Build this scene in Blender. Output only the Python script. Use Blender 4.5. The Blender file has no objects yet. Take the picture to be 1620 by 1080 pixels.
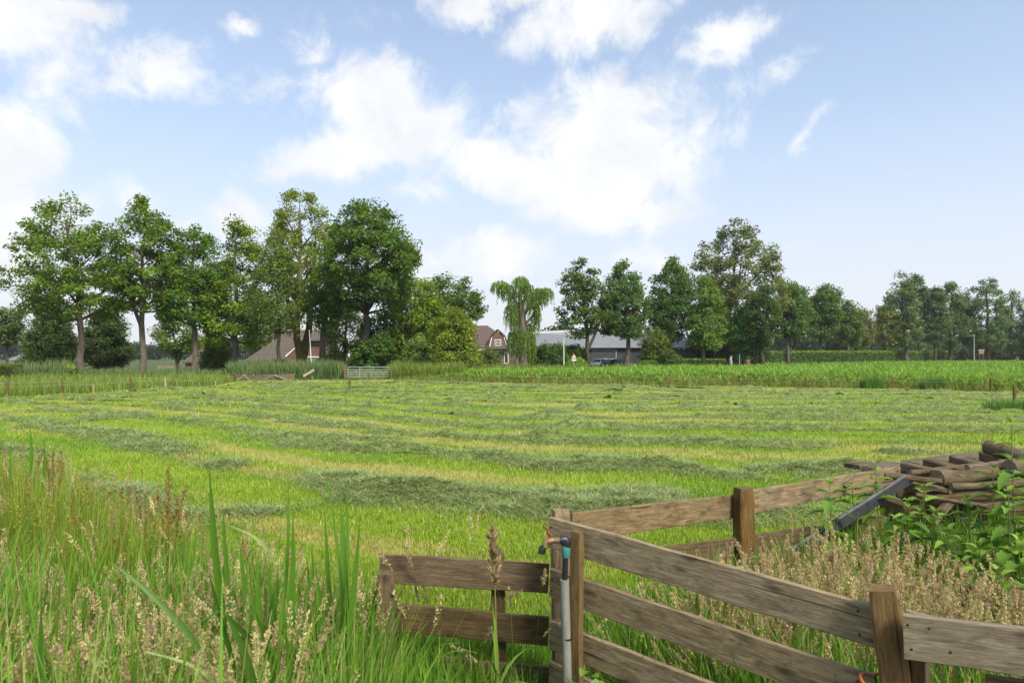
import bpy, math, random
import numpy as np
from mathutils import Vector, Matrix

R = math.radians
rng = np.random.default_rng(7)
random.seed(7)
sc = bpy.context.scene
COL = sc.collection
H, F, Y0, X0 = 1.8, 1080.0, 563.0, 810.0          # eye height (m), focal length and principal point used to measure the photograph


def W(x, y, d):
    """World point seen at (x, y) of the photograph when it lies d metres ahead."""
    return Vector(((x - X0) / F * d, d, H + (Y0 - y) / F * d))


def G(x, y):
    """Ground point (z = 0) seen at (x, y)."""
    d = F * H / (y - Y0)
    return Vector(((x - X0) / F * d, d, 0.0))


# ---------------------------------------------------------------- noise
_T = np.random.default_rng(99).random((256, 256))


def vn(x, y, s=0):
    x = np.asarray(x, float) + s * 17.3
    y = np.asarray(y, float) + s * 9.7
    xi = np.floor(x).astype(int)
    yi = np.floor(y).astype(int)
    fx = x - xi
    fy = y - yi
    fx = fx * fx * (3 - 2 * fx)
    fy = fy * fy * (3 - 2 * fy)
    a = _T[xi & 255, yi & 255]
    b = _T[(xi + 1) & 255, yi & 255]
    c = _T[xi & 255, (yi + 1) & 255]
    d = _T[(xi + 1) & 255, (yi + 1) & 255]
    return (a * (1 - fx) + b * fx) * (1 - fy) + (c * (1 - fx) + d * fx) * fy


def fbm(x, y, o=4, s=0):
    t = 0
    a = 0.5
    n = 0
    x = np.asarray(x, float)
    y = np.asarray(y, float)
    for k in range(o):
        t = t + a * vn(x * 2 ** k, y * 2 ** k, s + k)
        n += a
        a *= 0.55
    return t / n


def sstep(a, b, x):
    t = np.clip((np.asarray(x, float) - a) / (b - a), 0, 1)
    return t * t * (3 - 2 * t)


# ---------------------------------------------------------------- objects
def mesh_np(name, V, Fq=None, Ft=None, C=None, mat=None, smooth=False):
    me = bpy.data.meshes.new(name)
    V = np.asarray(V, np.float32).reshape(-1, 3)
    q = np.zeros((0, 4), np.int32) if Fq is None else np.asarray(Fq, np.int32).reshape(-1, 4)
    t = np.zeros((0, 3), np.int32) if Ft is None else np.asarray(Ft, np.int32).reshape(-1, 3)
    me.vertices.add(len(V))
    me.vertices.foreach_set('co', V.ravel())
    nl = q.size + t.size
    me.loops.add(nl)
    me.loops.foreach_set('vertex_index', np.concatenate([q.ravel(), t.ravel()]))
    me.polygons.add(len(q) + len(t))
    me.polygons.foreach_set('loop_start', np.concatenate([np.arange(len(q)) * 4, q.size + np.arange(len(t)) * 3]).astype(np.int32))
    if smooth:
        me.polygons.foreach_set('use_smooth', np.ones(len(q) + len(t), bool))
    if C is not None:
        at = me.color_attributes.new('Col', 'FLOAT_COLOR', 'POINT')
        c = np.ones((len(V), 4), np.float32)
        c[:, :3] = np.asarray(C, np.float32).reshape(-1, 3)
        at.data.foreach_set('color', c.ravel())
    me.update(calc_edges=True)
    me.validate()
    if mat:
        me.materials.append(mat)
    return me


def link(name, me, parent=None, loc=(0, 0, 0)):
    o = bpy.data.objects.new(name, me)
    COL.objects.link(o)
    o.location = loc
    if parent:
        o.parent = parent
    return o


def tag(o, label=None, cat=None, group=None, kind=None):
    if label:
        o['label'] = label
    if cat:
        o['category'] = cat
    if group:
        o['group'] = group
    if kind:
        o['kind'] = kind
    return o


def thing(name, label, cat, loc=(0, 0, 0), group=None, rz=0.0):
    o = bpy.data.objects.new(name, None)
    COL.objects.link(o)
    o.location = loc
    o.rotation_euler = (0, 0, rz)
    o.empty_display_size = 0.1
    return tag(o, label, cat, group)


def copy_tree(o, parent=None):
    c = o.copy()
    COL.objects.link(c)
    c.parent = parent
    for ch in list(o.children):
        copy_tree(ch, c)
    return c


class MB:
    """Collects simple shapes into one mesh."""

    def __init__(s):
        s.v = []
        s.f = []
        s.sm = []

    def add(s, vs, fs, smooth=False):
        n = len(s.v)
        s.v += [tuple(p) for p in vs]
        s.f += [tuple(i + n for i in f) for f in fs]
        s.sm += [smooth] * len(fs)
        return s

    def box(s, x0, x1, y0, y1, z0, z1):
        vs = [(x0, y0, z0), (x1, y0, z0), (x1, y1, z0), (x0, y1, z0), (x0, y0, z1), (x1, y0, z1), (x1, y1, z1), (x0, y1, z1)]
        return s.add(vs, [(3, 2, 1, 0), (4, 5, 6, 7), (0, 1, 5, 4), (1, 2, 6, 5), (2, 3, 7, 6), (3, 0, 4, 7)])

    def prism(s, pts, y0, y1):
        """Polygon given in x, z pushed from y0 to y1."""
        n = len(pts)
        vs = [(p[0], y0, p[1]) for p in pts] + [(p[0], y1, p[1]) for p in pts]
        fs = [tuple(range(n)), tuple(range(2 * n - 1, n - 1, -1))]
        fs += [(i + n, (i + 1) % n + n, (i + 1) % n, i) for i in range(n)]
        return s.add(vs, fs)

    def tube(s, pts, rad, n=8, cap=True, jit=0.0):
        pts = [Vector(p) for p in pts]
        m = len(pts)
        rad = rad if hasattr(rad, '__len__') else [rad] * m
        vs = []
        t0 = (pts[1] - pts[0]).normalized()
        ref = Vector((1, 0, 0)) if abs(t0.x) < 0.8 else Vector((0, 1, 0))
        u = t0.cross(ref).normalized()
        for i in range(m):
            t = (pts[min(i + 1, m - 1)] - pts[max(i - 1, 0)]).normalized()
            u = (u - t * u.dot(t)).normalized()
            w = t.cross(u)
            for k in range(n):
                a = 2 * math.pi * k / n
                r = rad[i] * (1 + (random.uniform(-jit, jit) if jit else 0))
                vs.append(pts[i] + (u * math.cos(a) + w * math.sin(a)) * r)
        fs = [(i * n + k, i * n + (k + 1) % n, (i + 1) * n + (k + 1) % n, (i + 1) * n + k) for i in range(m - 1) for k in range(n)]
        s.add(vs, fs, True)
        if cap:
            s.add(vs[:n], [tuple(range(n - 1, -1, -1))])
            s.add(vs[-n:], [tuple(range(n))])
        return s

    def mesh(s, name, mat):
        me = bpy.data.meshes.new(name)
        me.from_pydata([tuple(p) for p in s.v], [], s.f)
        me.polygons.foreach_set('use_smooth', s.sm)
        me.update()
        if mat:
            me.materials.append(mat)
        return me

    def build(s, name, mat, parent=None, loc=(0, 0, 0)):
        return link(name, s.mesh(name, mat), parent, loc)


# ---------------------------------------------------------------- materials
def new_mat(name):
    m = bpy.data.materials.new(name)
    m.use_nodes = True
    nt = m.node_tree
    b = nt.nodes['Principled BSDF']
    return m, nt, b


def N(nt, t, **kw):
    n = nt.nodes.new(t)
    for k, v in kw.items():
        setattr(n, k, v)
    return n


def leaf_mat(name, rough=0.55, trans=0.35, spec=0.25, tint=(1.15, 1.1, 0.5)):
    """Leaf: colour from each leaf's own colour, part of the light goes through."""
    m, nt, b = new_mat(name)
    a = N(nt, 'ShaderNodeAttribute', attribute_name='Col')
    nt.links.new(a.outputs['Color'], b.inputs['Base Color'])
    b.inputs['Roughness'].default_value = rough
    b.inputs['Specular IOR Level'].default_value = spec
    mul = N(nt, 'ShaderNodeMix', data_type='RGBA', blend_type='MULTIPLY')
    mul.inputs[0].default_value = 1
    nt.links.new(a.outputs['Color'], mul.inputs[6])
    mul.inputs[7].default_value = (*tint, 1)
    tr = N(nt, 'ShaderNodeBsdfTranslucent')
    nt.links.new(mul.outputs[2], tr.inputs['Color'])
    mx = N(nt, 'ShaderNodeMixShader')
    mx.inputs[0].default_value = trans
    nt.links.new(b.outputs[0], mx.inputs[1])
    nt.links.new(tr.outputs[0], mx.inputs[2])
    nt.links.new(mx.outputs[0], nt.nodes['Material Output'].inputs['Surface'])
    return m


def noise_mat(name, c0, c1, scale=(4, 4, 4), rough=0.8, bump=0.2, c2=None, detail=6, dist=0.02, spec=0.3, metal=0.0, lo=0.35, hi=0.68):
    m, nt, b = new_mat(name)
    tc = N(nt, 'ShaderNodeTexCoord')
    mp = N(nt, 'ShaderNodeMapping')
    mp.inputs['Scale'].default_value = scale
    nt.links.new(tc.outputs['Object'], mp.inputs[0])
    nz = N(nt, 'ShaderNodeTexNoise')
    nz.inputs['Scale'].default_value = 1
    nz.inputs['Detail'].default_value = detail
    nz.inputs['Roughness'].default_value = 0.65
    nt.links.new(mp.outputs[0], nz.inputs['Vector'])
    cr = N(nt, 'ShaderNodeValToRGB')
    cr.color_ramp.elements[0].position = lo
    cr.color_ramp.elements[0].color = (*c0, 1)
    cr.color_ramp.elements[1].position = hi
    cr.color_ramp.elements[1].color = (*c1, 1)
    if c2:
        e = cr.color_ramp.elements.new((lo + hi) / 2)
        e.color = (*c2, 1)
    nt.links.new(nz.outputs['Fac'], cr.inputs[0])
    nt.links.new(cr.outputs[0], b.inputs['Base Color'])
    b.inputs['Roughness'].default_value = rough
    b.inputs['Specular IOR Level'].default_value = spec
    b.inputs['Metallic'].default_value = metal
    if bump:
        bp = N(nt, 'ShaderNodeBump')
        bp.inputs['Strength'].default_value = bump
        bp.inputs['Distance'].default_value = dist
        nt.links.new(nz.outputs['Fac'], bp.inputs['Height'])
        nt.links.new(bp.outputs[0], b.inputs['Normal'])
    return m


def wood_mat(name, dark, mid, light, stain=(0.035, 0.026, 0.016), stain_amt=0.55, seed=0.0):
    """Weathered timber: grain along the piece's own length, dark stains, algae and knots."""
    m, nt, b = new_mat(name)
    tc = N(nt, 'ShaderNodeTexCoord')
    oi = N(nt, 'ShaderNodeObjectInfo')
    ad = N(nt, 'ShaderNodeVectorMath', operation='MULTIPLY_ADD')
    nt.links.new(oi.outputs['Random'], ad.inputs[0])
    ad.inputs[1].default_value = (37.0, 11.0, 23.0)
    nt.links.new(tc.outputs['Object'], ad.inputs[2])
    src = ad.outputs[0]

    def noise(scale, detail, rough=0.6, dist=0.0):
        mp = N(nt, 'ShaderNodeMapping')
        mp.inputs['Scale'].default_value = scale
        nt.links.new(src, mp.inputs[0])
        nz = N(nt, 'ShaderNodeTexNoise')
        nz.inputs['Scale'].default_value = 1
        nz.inputs['Detail'].default_value = detail
        nz.inputs['Roughness'].default_value = rough
        nz.inputs['Distortion'].default_value = dist
        nt.links.new(mp.outputs[0], nz.inputs['Vector'])
        return nz
    g = noise((8.0, 90, 90), 8, 0.76, 0.9)
    cr = N(nt, 'ShaderNodeValToRGB')
    el = cr.color_ramp.elements
    el[0].position = 0.3
    el[0].color = (*dark, 1)
    el[1].position = 0.72
    el[1].color = (*light, 1)
    e = el.new(0.5)
    e.color = (*mid, 1)
    nt.links.new(g.outputs['Fac'], cr.inputs[0])
    s = noise((5.5, 12, 12), 8, 0.68, 0.8)
    sr = N(nt, 'ShaderNodeMapRange')
    sr.inputs[1].default_value = 0.5
    sr.inputs[2].default_value = 0.72
    sr.inputs[4].default_value = stain_amt
    nt.links.new(s.outputs['Fac'], sr.inputs[0])
    mx = N(nt, 'ShaderNodeMix', data_type='RGBA')
    nt.links.new(sr.outputs[0], mx.inputs[0])
    nt.links.new(cr.outputs[0], mx.inputs[6])
    mx.inputs[7].default_value = (*stain, 1)
    # knots
    mp = N(nt, 'ShaderNodeMapping')
    mp.inputs['Scale'].default_value = (4.0, 11, 11)
    nt.links.new(src, mp.inputs[0])
    vo = N(nt, 'ShaderNodeTexVoronoi')
    vo.inputs['Scale'].default_value = 1
    nt.links.new(mp.outputs[0], vo.inputs['Vector'])
    kr = N(nt, 'ShaderNodeMapRange')
    kr.inputs[1].default_value = 0.20
    kr.inputs[2].default_value = 0.06
    kr.inputs[4].default_value = 0.75
    nt.links.new(vo.outputs['Distance'], kr.inputs[0])
    mx2 = N(nt, 'ShaderNodeMix', data_type='RGBA')
    nt.links.new(kr.outputs[0], mx2.inputs[0])
    nt.links.new(mx.outputs[2], mx2.inputs[6])
    mx2.inputs[7].default_value = (0.04, 0.028, 0.018, 1)
    ck = noise((0.9, 48, 48), 3, 0.5, 0.25)                # drying cracks along the grain
    ckr = N(nt, 'ShaderNodeMapRange')
    ckr.inputs[1].default_value = 0.335
    ckr.inputs[2].default_value = 0.30
    ckr.inputs[4].default_value = 0.85
    nt.links.new(ck.outputs['Fac'], ckr.inputs[0])
    mx3 = N(nt, 'ShaderNodeMix', data_type='RGBA')
    nt.links.new(ckr.outputs[0], mx3.inputs[0])
    nt.links.new(mx2.outputs[2], mx3.inputs[6])
    mx3.inputs[7].default_value = (0.03, 0.022, 0.014, 1)
    al_ = noise((2.2, 5, 5), 4, 0.55)                       # green-grey algae film in patches
    alr = N(nt, 'ShaderNodeMapRange')
    alr.inputs[1].default_value = 0.55
    alr.inputs[2].default_value = 0.72
    alr.inputs[4].default_value = 0.45
    nt.links.new(al_.outputs['Fac'], alr.inputs[0])
    mx4 = N(nt, 'ShaderNodeMix', data_type='RGBA')
    nt.links.new(alr.outputs[0], mx4.inputs[0])
    nt.links.new(mx3.outputs[2], mx4.inputs[6])
    mx4.inputs[7].default_value = (0.17, 0.165, 0.10, 1)
    hv = N(nt, 'ShaderNodeHueSaturation')                   # no two boards weather alike
    hm = N(nt, 'ShaderNodeMapRange')
    hm.inputs[3].default_value = 0.74
    hm.inputs[4].default_value = 1.08
    nt.links.new(oi.outputs['Random'], hm.inputs[0])
    nt.links.new(hm.outputs[0], hv.inputs['Value'])
    hm2 = N(nt, 'ShaderNodeMapRange')
    hm2.inputs[3].default_value = 1.25
    hm2.inputs[4].default_value = 0.95
    nt.links.new(oi.outputs['Random'], hm2.inputs[0])
    nt.links.new(hm2.outputs[0], hv.inputs['Saturation'])
    nt.links.new(mx4.outputs[2], hv.inputs['Color'])
    nt.links.new(hv.outputs[0], b.inputs['Base Color'])
    b.inputs['Roughness'].default_value = 0.85
    b.inputs['Specular IOR Level'].default_value = 0.2
    bp = N(nt, 'ShaderNodeBump')
    bp.inputs['Strength'].default_value = 0.55
    bp.inputs['Distance'].default_value = 0.004
    nt.links.new(g.outputs['Fac'], bp.inputs['Height'])
    nt.links.new(bp.outputs[0], b.inputs['Normal'])
    return m


def plain(name, c, rough=0.5, metal=0.0, spec=0.5):
    return noise_mat(name, tuple(0.86 * k for k in c), tuple(min(1, 1.1 * k) for k in c), (9, 9, 9), rough, 0.05, spec=spec, metal=metal)


M = {}
M['leaf'] = leaf_mat('tree_leaf', 0.6, 0.5, 0.2, (1.45, 1.3, 0.6))
M['grass'] = leaf_mat('grass_blade', 0.5, 0.35, 0.3)
M['hay'] = leaf_mat('cut_grass_blade', 0.7, 0.2, 0.15, (1.05, 1.05, 0.7))
M['plume'] = leaf_mat('grass_plume', 0.8, 0.4, 0.1, (1.0, 0.95, 0.8))
M['bark'] = noise_mat('bark', (0.05, 0.042, 0.03), (0.17, 0.145, 0.105), (9, 9, 2.2), 0.9, 0.7, dist=0.05)
M['bark_dark'] = noise_mat('bark_dark', (0.025, 0.024, 0.018), (0.09, 0.078, 0.055), (9, 9, 2.2), 0.9, 0.7, dist=0.05)
M['bark_moss'] = noise_mat('bark_mossy', (0.07, 0.066, 0.02), (0.19, 0.165, 0.075), (6, 6, 2), 0.9, 0.7, dist=0.05)
M['wood'] = wood_mat('weathered_board', (0.075, 0.055, 0.033), (0.235, 0.18, 0.112), (0.44, 0.365, 0.25), stain_amt=0.8)
M['wood_dark'] = wood_mat('dark_brown_board', (0.045, 0.031, 0.018), (0.115, 0.082, 0.048), (0.215, 0.165, 0.105))  # darker brown variant of the board timber
M['wood_post'] = wood_mat('brown_post', (0.06, 0.038, 0.018), (0.16, 0.105, 0.052), (0.26, 0.185, 0.10))
M['wood_grey'] = wood_mat('grey_timber', (0.06, 0.046, 0.03), (0.18, 0.145, 0.097), (0.33, 0.28, 0.2), stain_amt=0.75)
M['wood_pile'] = wood_mat('heap_timber', (0.035, 0.026, 0.017), (0.12, 0.094, 0.062), (0.25, 0.205, 0.14), stain_amt=0.75)
M['wood_pile2'] = wood_mat('bleached_rail', (0.12, 0.1, 0.075), (0.26, 0.225, 0.17), (0.38, 0.34, 0.27))
M['end_grain'] = noise_mat('end_grain', (0.09, 0.07, 0.045), (0.30, 0.245, 0.165), (60, 60, 60), 0.9, 0.3)
M['wood_pale'] = wood_mat('pale_post', (0.25, 0.2, 0.13), (0.42, 0.36, 0.25), (0.55, 0.49, 0.37), stain_amt=0.25)
M['metal'] = noise_mat('galvanised', (0.36, 0.38, 0.38), (0.55, 0.57, 0.57), (7, 7, 7), 0.45, 0.05, metal=0.4)
M['steel_dark'] = noise_mat('dark_steel', (0.014, 0.0155, 0.017), (0.036, 0.039, 0.042), (12, 12, 12), 0.6, 0.1, spec=0.2)
M['pvc'] = noise_mat('grey_pvc', (0.15, 0.15, 0.13), (0.25, 0.25, 0.225), (16, 16, 5), 0.55, 0.05)
M['rubber'] = plain('black_rubber', (0.012, 0.014, 0.02), 0.45)
M['teal'] = plain('teal_plastic', (0.05, 0.19, 0.18), 0.4)
M['brass'] = noise_mat('old_brass', (0.16, 0.09, 0.045), (0.46, 0.32, 0.18), (40, 40, 40), 0.5, 0.1, metal=0.5)
M['lever'] = noise_mat('rusty_red', (0.13, 0.028, 0.014), (0.30, 0.085, 0.04), (50, 50, 50), 0.7, 0.1)
M['orange'] = plain('orange_twine', (0.55, 0.12, 0.03), 0.8)
M['white'] = plain('white_paint', (0.72, 0.72, 0.7), 0.5)
M['brick'] = noise_mat('brick', (0.09, 0.045, 0.034), (0.19, 0.105, 0.08), (5, 5, 14), 0.9, 0.3)
M['brick_brown'] = noise_mat('brown_brick', (0.11, 0.078, 0.058), (0.20, 0.145, 0.11), (5, 5, 14), 0.9, 0.3)
M['thatch'] = noise_mat('thatch', (0.055, 0.044, 0.036), (0.135, 0.112, 0.092), (6, 6, 1.2), 0.95, 0.7, dist=0.1)
M['ridge'] = noise_mat('ridge_cap', (0.17, 0.13, 0.10), (0.30, 0.24, 0.19), (3, 3, 3), 0.9, 0.4)
M['tile'] = noise_mat('roof_tile', (0.062, 0.044, 0.038), (0.125, 0.092, 0.08), (4, 4, 12), 0.85, 0.4)
M['timber_orange'] = noise_mat('gable_timber', (0.12, 0.058, 0.03), (0.21, 0.105, 0.055), (4, 4, 9), 0.8, 0.2)
M['glass'] = plain('window_glass', (0.025, 0.03, 0.035), 0.08)
M['roof_grey'] = noise_mat('grey_roof_sheet', (0.14, 0.148, 0.16), (0.20, 0.208, 0.222), (0.6, 3, 3), 0.6, 0.1)
M['roof_pale'] = noise_mat('pale_roof_sheet', (0.30, 0.31, 0.325), (0.42, 0.43, 0.44), (0.6, 3, 3), 0.6, 0.1)
M['roof_white'] = noise_mat('white_ridge_light', (0.32, 0.33, 0.34), (0.42, 0.42, 0.42), (2, 2, 2), 0.4, 0.0)
M['clad'] = noise_mat('blue_grey_cladding', (0.022, 0.030, 0.038), (0.045, 0.056, 0.068), (3.5, 3.5, 0.3), 0.6, 0.4)
M['clad_door'] = noise_mat('grey_door', (0.035, 0.042, 0.05), (0.055, 0.063, 0.072), (2, 2, 1), 0.6, 0.1)
M['car_white'] = plain('white_car_paint', (0.68, 0.69, 0.7), 0.25)
M['car_dark'] = plain('dark_car_paint', (0.03, 0.035, 0.042), 0.2)
M['tyre'] = plain('tyre', (0.015, 0.015, 0.015), 0.8)
M['rim'] = plain('rim', (0.4, 0.4, 0.42), 0.35, 0.7)
M['lamp'] = plain('headlamp', (0.6, 0.62, 0.64), 0.15)
M['sign_red'] = plain('sign_red', (0.26, 0.03, 0.028), 0.45)
M['terracotta'] = plain('terracotta', (0.27, 0.085, 0.045), 0.85)
M['birdbox'] = plain('orange_board', (0.27, 0.13, 0.06), 0.7)
M['stone'] = plain('grey_stone', (0.3, 0.3, 0.28), 0.9)
M['stem_green'] = plain('green_stem', (0.10, 0.16, 0.03), 0.6)
M['stem_red'] = noise_mat('reddish_stem', (0.13, 0.10, 0.03), (0.24, 0.12, 0.05), (8, 8, 3), 0.7, 0.1)


# ---------------------------------------------------------------- vegetation builders
def curve_pts(base, L, az, lean, bend, S):
    """Points of N bending stalks: (N, S+1, 3)."""
    n = len(L)
    t = (np.arange(S) + 0.5) / S
    th = lean[:, None] + bend[:, None] * t[None, :]
    dh = np.sin(th) * (L / S)[:, None]
    dz = np.cos(th) * (L / S)[:, None]
    hcum = np.concatenate([np.zeros((n, 1)), np.cumsum(dh, 1)], 1)
    zcum = np.concatenate([np.zeros((n, 1)), np.cumsum(dz, 1)], 1)
    P = np.empty((n, S + 1, 3))
    P[:, :, 0] = base[:, None, 0] + hcum * np.cos(az)[:, None]
    P[:, :, 1] = base[:, None, 1] + hcum * np.sin(az)[:, None]
    P[:, :, 2] = base[:, None, 2] + zcum
    return P


def blades(base, L, Wd, az, lean, bend, S, col, twist=None, prof=None):
    n = len(L)
    P = curve_pts(base, L, az, lean, bend, S)
    tw = az + math.pi / 2 + (rng.normal(0, 0.5, n) if twist is None else twist)
    t = np.linspace(0, 1, S + 1)
    pr = (np.interp(t, [0, 0.3, 0.7, 1], [0.75, 1, 0.72, 0.06]) if prof is None else prof(t))
    side = np.stack([np.cos(tw), np.sin(tw), np.zeros(n)], 1)
    off = side[:, None, :] * (pr[None, :, None] * Wd[:, None, None] * 0.5)
    V = np.stack([P - off, P + off], 2).reshape(-1, 3)
    i0 = (np.arange(n) * (S + 1) * 2)[:, None] + (np.arange(S) * 2)[None, :]
    Fq = np.stack([i0, i0 + 1, i0 + 3, i0 + 2], -1).reshape(-1, 4)
    C = np.repeat(col, (S + 1) * 2, 0)
    return V, Fq, C


def join(parts):
    Vs, Fs, Cs = [], [], []
    n = 0
    for V, Fq, C in parts:
        Vs.append(V)
        Fs.append(Fq + n)
        Cs.append(C)
        n += len(V)
    return np.concatenate(Vs), np.concatenate(Fs), np.concatenate(Cs)


def rhombs(P, D, Wv, col):
    """Small pointed leaves: centre P, half-length vectors D, half-width vectors Wv."""
    n = len(P)
    V = np.stack([P - D, P + Wv, P + D, P - Wv], 1).reshape(-1, 3)
    Fq = np.arange(n * 4).reshape(-1, 4)
    return V, Fq, np.repeat(col, 4, 0)


def plumes(base, L, az, lean, bend, plen, pw, col, scol, K=36, sz=0.006, stemw=0.0022):
    """Flowering grass stalks: a thin stalk with a loose spike of small florets."""
    n = len(L)
    S = 7
    st = blades(base, L, np.full(n, stemw), az, lean, bend, S, scol, prof=lambda t: np.ones_like(t))
    P = curve_pts(base, L, az, lean, bend, S)
    u = rng.random((n, K))
    tt = 1 - u * (plen / L)[:, None]
    fi = np.clip(tt * S, 0, S - 1e-4)
    i = fi.astype(int)
    fr = (fi - i)[..., None]
    idx = np.arange(n)[:, None]
    A = P[idx, i]
    B = P[idx, i + 1]
    C0 = A * (1 - fr) + B * fr
    T = (B - A)
    T /= np.linalg.norm(T, axis=2, keepdims=True) + 1e-9
    rad = np.sin(np.clip(u * 0.93 + 0.07, 0, 1) * math.pi) ** 0.7
    rn = rng.normal(0, 1, (n, K, 3))
    rn /= np.linalg.norm(rn, axis=2, keepdims=True)
    C0 = C0 + rn * (rad * pw[:, None])[..., None] * rng.random((n, K, 1)) ** 0.5
    D = T * 0.8 + rn * 0.6 + rng.normal(0, 0.25, (n, K, 3))
    D /= np.linalg.norm(D, axis=2, keepdims=True)
    s = sz * rng.uniform(0.7, 1.5, (n, K, 1))
    q = rng.normal(0, 1, (n, K, 3))
    Wv = np.cross(D, q)
    Wv /= np.linalg.norm(Wv, axis=2, keepdims=True) + 1e-9
    cc = np.repeat(col[:, None, :], K, 1) * rng.uniform(0.75, 1.25, (n, K, 1))
    fl = rhombs(C0.reshape(-1, 3), (D * s).reshape(-1, 3), (Wv * s * 0.45).reshape(-1, 3), cc.reshape(-1, 3))
    return st, fl


def foliage(centers, n_per, sig, ls, col, crown_c, flat=0.75, var=0.22, yellow=0.25, cl_tone=None, outb=0.5):
    """Leaves scattered about cluster centres; faces lean up and outwards."""
    nc = len(centers)
    n = nc * n_per
    ci = np.repeat(np.arange(nc), n_per)
    off = rng.normal(0, 1, (n, 3))
    off = off / (np.linalg.norm(off, axis=1, keepdims=True) + 1e-9) * (rng.random((n, 1)) ** 0.5 * 1.5)
    off[:, 2] *= flat
    P = centers[ci] + off * (sig if np.ndim(sig) == 0 else sig[ci][:, None])
    nn = rng.normal(0, 0.75, (n, 3))
    o = P - crown_c
    o /= np.linalg.norm(o, axis=1, keepdims=True) + 1e-9
    nn += o * outb + np.array([0, 0, 0.75])
    nn /= np.linalg.norm(nn, axis=1, keepdims=True)
    q = rng.normal(0, 1, (n, 3))
    D = np.cross(nn, q)
    D /= np.linalg.norm(D, axis=1, keepdims=True) + 1e-9
    Wv = np.cross(nn, D)
    s = ls * rng.uniform(0.55, 1.35, (n, 1))
    ct = rng.normal(1, var * 0.7, nc) if cl_tone is None else cl_tone
    ct = np.clip(ct, 0.55, 1.6)
    tone = np.clip(ct[ci] * rng.normal(1, var, n), 0.4, 1.9)[:, None]
    c = np.array(col)[None, :] * tone
    y = (rng.random((n, 1)) * yellow)
    c = c * (1 - y) + c * np.array([1.55, 1.2, 0.7]) * y
    return rhombs(P, D * s, Wv * s * 0.55, c)


def prof_round(t):
    return np.clip(np.sin(np.pi * np.clip(t, 0.0, 1) ** 0.85), 0, 1) ** 0.55


def prof_up(t):
    return np.clip(np.sin(np.pi * (0.12 + 0.88 * t) ** 0.7), 0, 1) ** 0.7


def prof_cone(t):
    return np.interp(t, [0, 0.12, 0.35, 0.7, 0.9, 1], [0.55, 0.95, 1, 0.72, 0.4, 0.12])


def prof_bush(t):
    return np.sqrt(np.clip(1 - (np.clip(t, 0, 1) * 0.98) ** 2.4, 0, 1))


PROF = {'round': prof_round, 'up': prof_up, 'cone': prof_cone, 'bush': prof_bush}


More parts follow.
